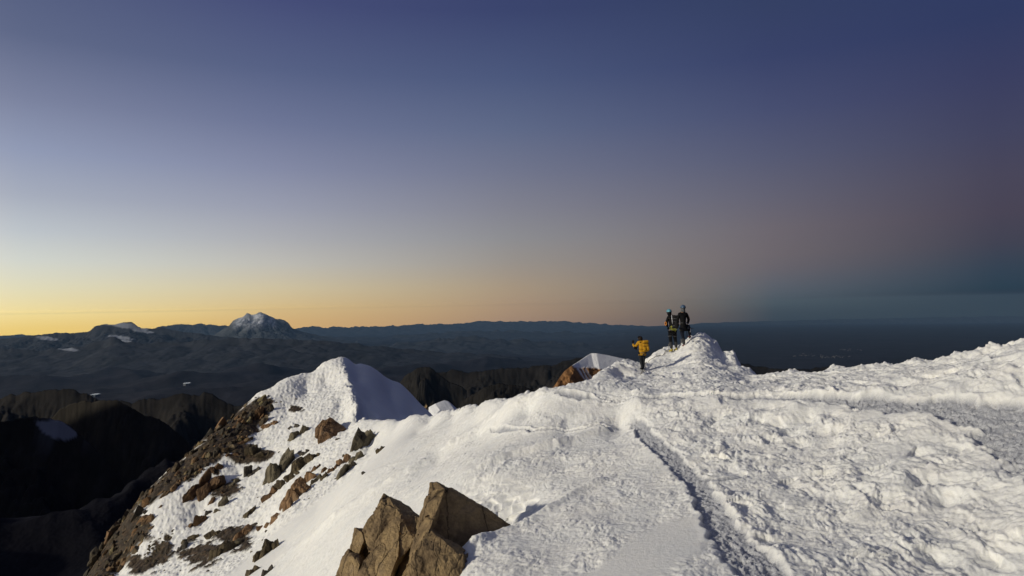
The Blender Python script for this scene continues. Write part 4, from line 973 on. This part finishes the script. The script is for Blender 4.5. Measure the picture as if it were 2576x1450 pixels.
def helmet(f, head, m, tilt=0):
    h = Vector(f.L(*head[:3])); bm = bmesh.new(); bmesh.ops.create_uvsphere(bm, u_segments=28, v_segments=18, radius=1)
    bmesh.ops.delete(bm, geom=[v for v in bm.verts if v.co.z < -.18], context='VERTS')
    for v in bm.verts:
        g = 1-.06*(abs(math.sin(v.co.y*9)) > .93)*(v.co.z > .2)
        v.co = Vector((v.co.x*.115*g, v.co.y*.135*g, v.co.z*.115*g))+h+Vector((0, 0, .035))
    rim = [e for e in bm.edges if e.is_boundary]
    r_ = bmesh.ops.extrude_edge_only(bm, edges=rim)
    for v in [g for g in r_['geom'] if isinstance(g, bmesh.types.BMVert)]: v.co = h+(v.co-h)*.88
    o = bm_obj('helmet', bm, m, f.o)
    bm = bmesh.new()
    for sx in (-1, 1): tube(bm, [h+Vector((sx*.105, 0, .02)), h+Vector((sx*.085, .03, -.06)), h+Vector((0, .07, -.11))], .006, 6)
    bm_obj('chin_strap', bm, mBlack, o)
    bm = bmesh.new(); tube(bm, [h+Vector((math.cos(a)*.118, math.sin(a)*.138, .03+.02*math.sin(a))) for a in np.linspace(0, 2*np.pi, 25)[:-1]], .007, 6, True); rbox(bm, h+Vector((-.03, .15, .05)), (.05, .03, .035), .008); bm_obj('head_lamp', bm, mBlack, o)
    return o
GP = 'climbers roped together below the summit mound'
# climber in black, farthest right
fC = Fig('person', 'climber in a black jacket and slate helmet, right foot raised on the snow mound', (1720.7, 872), 1160, 890, GP)
build(fC, dict(hem=(1162,572,0,.185,.14), hip=(1162,545,0,.185,.14), waist=(1157,465,0,.165,.125), chest=(1152,370,0,.195,.145), shc=(1153,300,0,.15,.12), neck=(1160,262,0,.075), head=(1163,212,.02), face=(.3,1,0),
  armL=[(1092,305,0,.078),(1054,400,-.02,.066),(1068,475,.10,.05)], armR=[(1218,305,0,.078),(1257,400,-.02,.066),(1250,485,.12,.05)],
  legL=[(1130,575,0,.10),(1140,700,.03,.078),(1150,735,.02,.065),(1162,860,0,.05)], legR=[(1205,560,.05,.10),(1282,520,.30,.082),(1292,590,.29,.07),(1303,705,.26,.05)],
  gaitL=[(1146,728,.02,.080),(1155,790,.01,.078),(1162,855,0,.068)], gaitR=[(1291,600,.29,.078),(1298,650,.28,.074),(1302,700,.26,.068)],
  bootL=[(1163,850,0,.06),(1163,874,-.02,.052),(1158,878,.16,.045),(1156,880,.21,.035)], bootR=[(1303,700,.26,.06),(1303,722,.24,.052),(1300,725,.42,.045),(1299,727,.47,.035)],
  hands=[((1070,482,.11), (.2,.6,-.7), 1), ((1250,492,.13), (-.1,.6,-.7), -1)], belts=[(1156,462,0,.178,.14,.0),(1130,590,0,.108,.11,.01),(1215,572,.06,.105,.11,.02)]),
  dict(jacket=mBlack, trousers=mNavy, gaiter=mGreyF, boot=mRedB, glove=mBlack))
helmet(fC, (1165,200,.02), mSlate); hair(fC, (1163,212,.02), (.3,1,0), mScarf, 'balaclava')
bm = bmesh.new(); c = Vector(fC.L(1160,252,0))
tube(bm, [c+Vector((math.cos(a)*.075, math.sin(a)*.08, .0)) for a in np.linspace(0, 2*np.pi, 17)[:-1]], .035, 8, True); bm_obj('neck_gaiter', bm, mScarf, fC.o)
# climber with the grey pack
fB = Fig('person', 'climber in black with a pale blue helmet, yellow boots and a grey backpack', (1693.6, 884.4), 965, 978, GP)
build(fB, dict(hem=(958,620,0,.17,.13), hip=(957,605,0,.175,.135), waist=(955,535,0,.16,.12), chest=(950,425,0,.18,.135), shc=(948,355,0,.14,.11), neck=(928,322,.01,.07), head=(912,285,.03), face=(-.3,1,0),
  armL=[(892,362,0,.075),(852,462,-.03,.066),(885,535,.10,.05)], armR=[(1003,358,0,.075),(1042,452,.02,.062),(1035,530,.14,.05)],
  legL=[(922,632,0,.105),(920,740,.03,.082),(926,800,.02,.068),(936,935,0,.05)], legR=[(998,632,0,.105),(1008,745,.04,.082),(1016,800,.03,.068),(1028,920,.05,.05)],
  gaitL=[(926,795,.02,.080),(931,860,.01,.076),(936,925,0,.070)], gaitR=[(1016,795,.03,.080),(1022,860,.04,.076),(1028,915,.05,.070)],
  bootL=[(938,925,0,.062),(945,962,0,.054),(905,972,.06,.048),(892,975,.08,.036)], bootR=[(1030,910,.05,.062),(1036,948,.05,.054),(1005,955,.14,.048),(995,958,.17,.036)],
  hands=[((887,542,.11), (.3,.6,-.6), 1), ((1033,538,.15), (-.3,.6,-.6), -1)], belts=[(958,590,0,.175,.145,.0),(922,698,.02,.098,.10,.01),(1003,705,.03,.098,.10,-.01)]),
  dict(jacket=mBlack, trousers=mBlack, gaiter=mGreyF, boot=mYelB, glove=mBlack))
helmet(fB, (912,272,.03), mBluH); hair(fB, (912,285,.03), (-.3,1,0), mBlack, 'balaclava')
bm = bmesh.new(); c = Vector(fB.L(834,474,-.06)); tube(bm, [c+Vector((math.cos(a)*.035, -.02, math.sin(a)*.078)) for a in np.linspace(0, 2*np.pi, 17)[:-1]], .013, 6, True); bm_obj('sleeve_patch', bm, mOr, fB.o)
# climber in yellow
fA = Fig('person', 'climber in a yellow jacket and black hat holding up a phone, lower on the ridge', (1617.5, 929), 418, 1290, GP)
build(fA, dict(hem=(413,995,0,.16,.125), hip=(413,980,0,.16,.13), waist=(410,925,0,.155,.125), chest=(402,855,0,.175,.135), shc=(398,802,0,.135,.11), neck=(386,775,.01,.065), head=(378,733,.02), face=(-.8,.7,0),
  armL=[(352,808,.02,.078),(298,892,.10,.070),(268,855,.22,.058),(272,835,.25,.045)], armR=[(450,808,.02,.075),(470,890,.06,.062),(430,905,.22,.05)],
  legL=[(385,1005,0,.105),(384,1130,.03,.080),(395,1200,.02,.066),(408,1275,0,.05)], legR=[(442,1005,0,.105),(434,1130,.05,.080),(430,1200,.05,.066),(426,1262,.05,.05)],
  bootL=[(408,1255,0,.06),(410,1278,0,.052),(385,1282,.10,.045),(378,1284,.14,.035)], bootR=[(426,1250,.05,.06),(428,1272,.05,.052),(405,1276,.16,.045),(398,1278,.20,.035)],
  hands=[((272,830,.25), (.05,.1,1), 1), ((428,908,.23), (-.6,.6,.1), -1)], belts=[(413,992,0,.155,.135,.0)]),
  dict(jacket=mYel, trousers=mCharc, gaiter=mGreyF, boot=mBlack, glove=mBlack))
V = [(fA.L(378,745,.02), (.088, .098)), (fA.L(379,715,.02), (.112, .118)), (fA.L(382,692,.02), (.075, .08))]; skin('hat', V, chain(V), mBlack, fA.o, 2)
hair(fA, (378,733,.02), (-.8,.7,0), mHair)
bm = bmesh.new(); c = Vector(fA.L(300,905,.08)); tube(bm, [c+Vector((-.07, 0, .02)), c+Vector((.06, -.03, -.03))], [.062, .06], 12); bm_obj('elbow_patch', bm, mBlack, fA.o)
bm = bmesh.new(); rbox(bm, Vector(fA.L(382,812,-.09)), (.09, .05, .07), .02); bm_obj('shoulder_patch', bm, mBlack, fA.o)
def held(name, label, cat, f, group=None):
    o = bpy.data.objects.new(name, None); col.objects.link(o); o.location = f.o.location; o.scale = f.o.scale; tag(o, label, cat, group); return o
ph = held('phone', 'small dark phone held up by the climber in yellow', 'phone', fA)
bm = bmesh.new(); rbox(bm, Vector(fA.L(266,795,.27)), (.022, .075, .15), .006, (.0, .15, .3)); cs = bm_obj('case', bm, mDM, ph)
bm = bmesh.new(); rbox(bm, Vector(fA.L(263,800,.27))+Vector((-.011, .0, .0)), (.003, .065, .13), .001, (.0, .15, .3)); bm_obj('screen', bm, mBlack, cs)
def pack(f, name, label, c, w, d, h, m, m2, rot=(0, 0, 0), pockets=()):
    o = held(name, label, 'backpack', f, 'backpacks on the climbers'); C_ = Vector(f.L(*c))
    bm = bmesh.new(); rbox(bm, C_, (w, d, h), .07, rot, 4, .86)
    for v in bm.verts: v.co += Vector((perlin(np.array([v.co.x*14.]), np.array([v.co.z*14.]), 3)[0]*.014, perlin(np.array([v.co.x*12.]), np.array([v.co.z*12.]), 5)[0]*.02, 0))
    bm_obj('sack', bm, m, o)
    bm = bmesh.new(); rbox(bm, C_+Vector((0, -.01, h*.5)), (w*.86, d*1.02, .11), .045, rot, 3); bm_obj('lid', bm, m2, o)
    for (px_, pz, pw, phh) in pockets:
        bm = bmesh.new(); rbox(bm, C_+Vector((px_*w, -d*.52, pz*h)), (pw*w, .07, phh*h), .028, rot, 3); bm_obj('pocket', bm, m, o)
    for zz in (-.28, .05, .33):
        bm = bmesh.new(); tube(bm, [C_+Vector((-w*.49, -d*.35, zz*h)), C_+Vector((-w*.3, -d*.57, zz*h+.01)), C_+Vector((w*.3, -d*.57, zz*h-.01)), C_+Vector((w*.49, -d*.35, zz*h))], .011, 6); bm_obj('compression_strap', bm, mBrown if m is mYel else mWeb, o)
    for sx in (-1, 1):
        bm = bmesh.new(); tube(bm, [C_+Vector((sx*w*.3, d*.45, h*.4)), C_+Vector((sx*w*.42, d*.75, h*.47)), C_+Vector((sx*w*.45, d*1.25, h*.25)), C_+Vector((sx*w*.5, d*.8, -h*.3)), C_+Vector((sx*w*.42, d*.45, -h*.4))], .016, 6); bm_obj('shoulder_strap', bm, mBrown if m is mYel else mBlack, o)
    return o
pB = pack(fB, 'backpack', 'grey backpack carried by the climber with the pale blue helmet', (1003,455,-.20), .30, .22, .52, mPack, mPack, (0, .12, 0), [(.05, -.2, .6, .4)])
bm = bmesh.new()
c0 = Vector(fB.L(955,545,-.22)); rs = np.random.RandomState(4)
for q in range(5):
    a0 = rs.uniform(0, 6); cc_ = c0+Vector((rs.uniform(-.03, .05), q*.01-.02, rs.uniform(-.03, .02)))
    tube(bm, [cc_+Vector((math.cos(a)*(.09+.01*q), math.sin(a+a0)*.03, math.sin(a)*(.075+.006*q))) for a in np.linspace(0, 2*np.pi, 21)[:-1]], .010, 6, True)
tube(bm, [c0+Vector((.06, -.02, -.05)), c0+Vector((.12, -.03, -.12)), c0+Vector((.06, -.03, -.17))], .009, 6)
rc_ = held('rope_coil', 'yellow-green rope coiled at the bottom of the grey backpack', 'rope', fB); bm_obj('coil', bm, mRopeY, rc_)
pA = pack(fA, 'backpack', 'yellow backpack with brown straps on the climber in yellow', (463,880,-.16), .28, .24, .44, mYel, mYel, (0, -.06, 0), [(.28, -.15, .36, .38), (-.22, -.2, .4, .36)])
def axe(f, name, label, top, bot, mshaft, head_at='bot', hd=(1, 0, 0)):
    o = held(name, label, 'ice axe', f); a = Vector(f.L(*top)); b_ = Vector(f.L(*bot))
    bm = bmesh.new(); tube(bm, [a, b_], .014, 8); bm_obj('shaft', bm, mshaft, o)
    hp = b_ if head_at == 'bot' else a; other = a if head_at == 'bot' else b_; t = (hp-other).normalized(); h = Vector(hd)
    bm = bmesh.new(); tube(bm, [hp-h*.09+t*.0, hp, hp+h*.09-t*.01, hp+h*.16-t*.05], [.016, .018, .012, .004], 6); bm_obj('pick', bm, mDM, o)
    bm = bmesh.new(); tube(bm, [other, other-t*.05], [.010, .002], 6); bm_obj('spike', bm, mDM, o)
    return o
axe(fB, 'ice_axe', 'ice axe with a white shaft strapped upright to the grey backpack', (922,318,-.33), (932,478,-.33), mMet, 'bot', (.2, .3, 0))
axe(fC, 'ice_axe', 'dark ice axe hanging by the raised knee of the climber in black', (1306,565,.18), (1300,640,.18), mMet, 'top', (1, 0, 0))
axe(fC, 'ice_axe', 'dark ice axe planted between the legs of the climber in black', (1226,600,.15), (1240,722,.15), mDM, 'top', (.4, .5, 0))
o = held('trekking_pole', 'thin dark trekking pole planted in the snow before the climber in yellow', 'trekking pole', fA)
bm = bmesh.new(); a, b_ = Vector(fA.L(343,1005,-.12)), Vector(fA.L(370,1345,-.55)); tube(bm, [a, b_], [.010, .008], 8); bm_obj('shaft', bm, mDM, o)
bm = bmesh.new(); tube(bm, [a-(b_-a).normalized()*.10, a], [.018, .016], 8); bm_obj('grip', bm, mBlack, o)
bm = bmesh.new(); p = a.lerp(b_, .93); tube(bm, [p, p+(b_-a).normalized()*.02], [.055, .05], 12); bm_obj('basket', bm, mBlack, o)
# rope lying on the snow between the climbers
def rope(pts, label, ends=(0, 0)):
    W_ = [hit(*p) for p in pts]; P = []
    for i in range(len(W_)-1):
        for q in np.linspace(0, 1, 9)[:-1]:
            w = W_[i]*(1-q)+W_[i+1]*q; z = HS(w[0], w[1])+.03
            P.append((w[0]+.02*math.sin(q*9+i), w[1], z))
    if ends[0]: P[0] = (P[0][0], P[0][1], P[0][2]+ends[0])
    if ends[1]: P[-1] = (P[-1][0], P[-1][1], P[-1][2]+ends[1]); P[-2] = (P[-2][0], P[-2][1], P[-2][2]+ends[1]*.7); P[-3] = (P[-3][0], P[-3][1], P[-3][2]+ends[1]*.45)
    bm = bmesh.new(); tube(bm, P, .011, 6); o = bm_obj('rope', bm, mRope); tag(o, label, 'rope', 'climbing ropes on the snow')
rope([(1611,943),(1621,930),(1629,914.5),(1646,904),(1664,893),(1678,884),(1687,878)], 'thin rope lying on the snow between the yellow climber and the blue-helmet climber', (0, .25))
rope([(1703,882),(1707,877),(1711,870),(1714,866)], 'short rope between the blue-helmet climber and the climber in black', (0, .2))
# far town: pale specks on the right plain
rs = np.random.RandomState(9); bm = bmesh.new()
for cx_, cy_, sx_, sy_, n_ in [(2080,897,60,3,34),(2140,880,50,2,12),(2030,893,20,3,8)]:
    for k in range(n_):
        px_, py_ = rs.normal(cx_, sx_*.5), rs.normal(cy_, sy_*.6); d_ = ray(px_, py_); p = d_/d_[2]*(BASEZ+60)
        if p[1] < 5000 or p[1] > 60000: continue
        w_ = rs.uniform(10, 24); rbox(bm, Vector((p[0], p[1], p[2]-rs.uniform(0, 5))), (w_, w_*.8, 24), 1, None, 1)
mt = simple('pale_roof', (.16, .15, .14), .6, bs=0); o = bm_obj('town', bm, mt, None, False); tag(o, 'faint pale specks of a town on the dark right plain', 'town', kind='stuff')

# ------------------------------------------------------------------ haze over the whole land
bpy.context.view_layer.update()
zmin, zmax = 0, 0
for o in col.objects:
    if o.type == 'MESH':
        a_ = np.empty(len(o.data.vertices)*3, np.float32); o.data.vertices.foreach_get('co', a_); z_ = a_.reshape(-1, 3)[:, 2]
        zmin = min(zmin, z_.min()); zmax = max(zmax, z_.max())
bm = bmesh.new(); bmesh.ops.create_cube(bm, size=1); me = bpy.data.meshes.new('haze')
for v in bm.verts: v.co = Vector((v.co.x*304000, v.co.y*304000, zmax+2 if v.co.z > 0 else zmin-1))
bm.to_mesh(me); bm.free(); hz = bpy.data.objects.new('haze', me); col.objects.link(hz); tag(hz, 'thin blue twilight haze over the valley and far ranges', None, kind='stuff')
m = bpy.data.materials.new('haze'); m.use_nodes = True; n = m.node_tree; n.nodes.clear()
pv = n.nodes.new('ShaderNodeVolumePrincipled'); pv.inputs['Color'].default_value = (.132, .238, .41, 1); pv.inputs['Density'].default_value = 6.5e-6; pv.inputs['Anisotropy'].default_value = 0
mo = n.nodes.new('ShaderNodeOutputMaterial'); n.links.new(pv.outputs[0], mo.inputs['Volume']); me.materials.append(m)
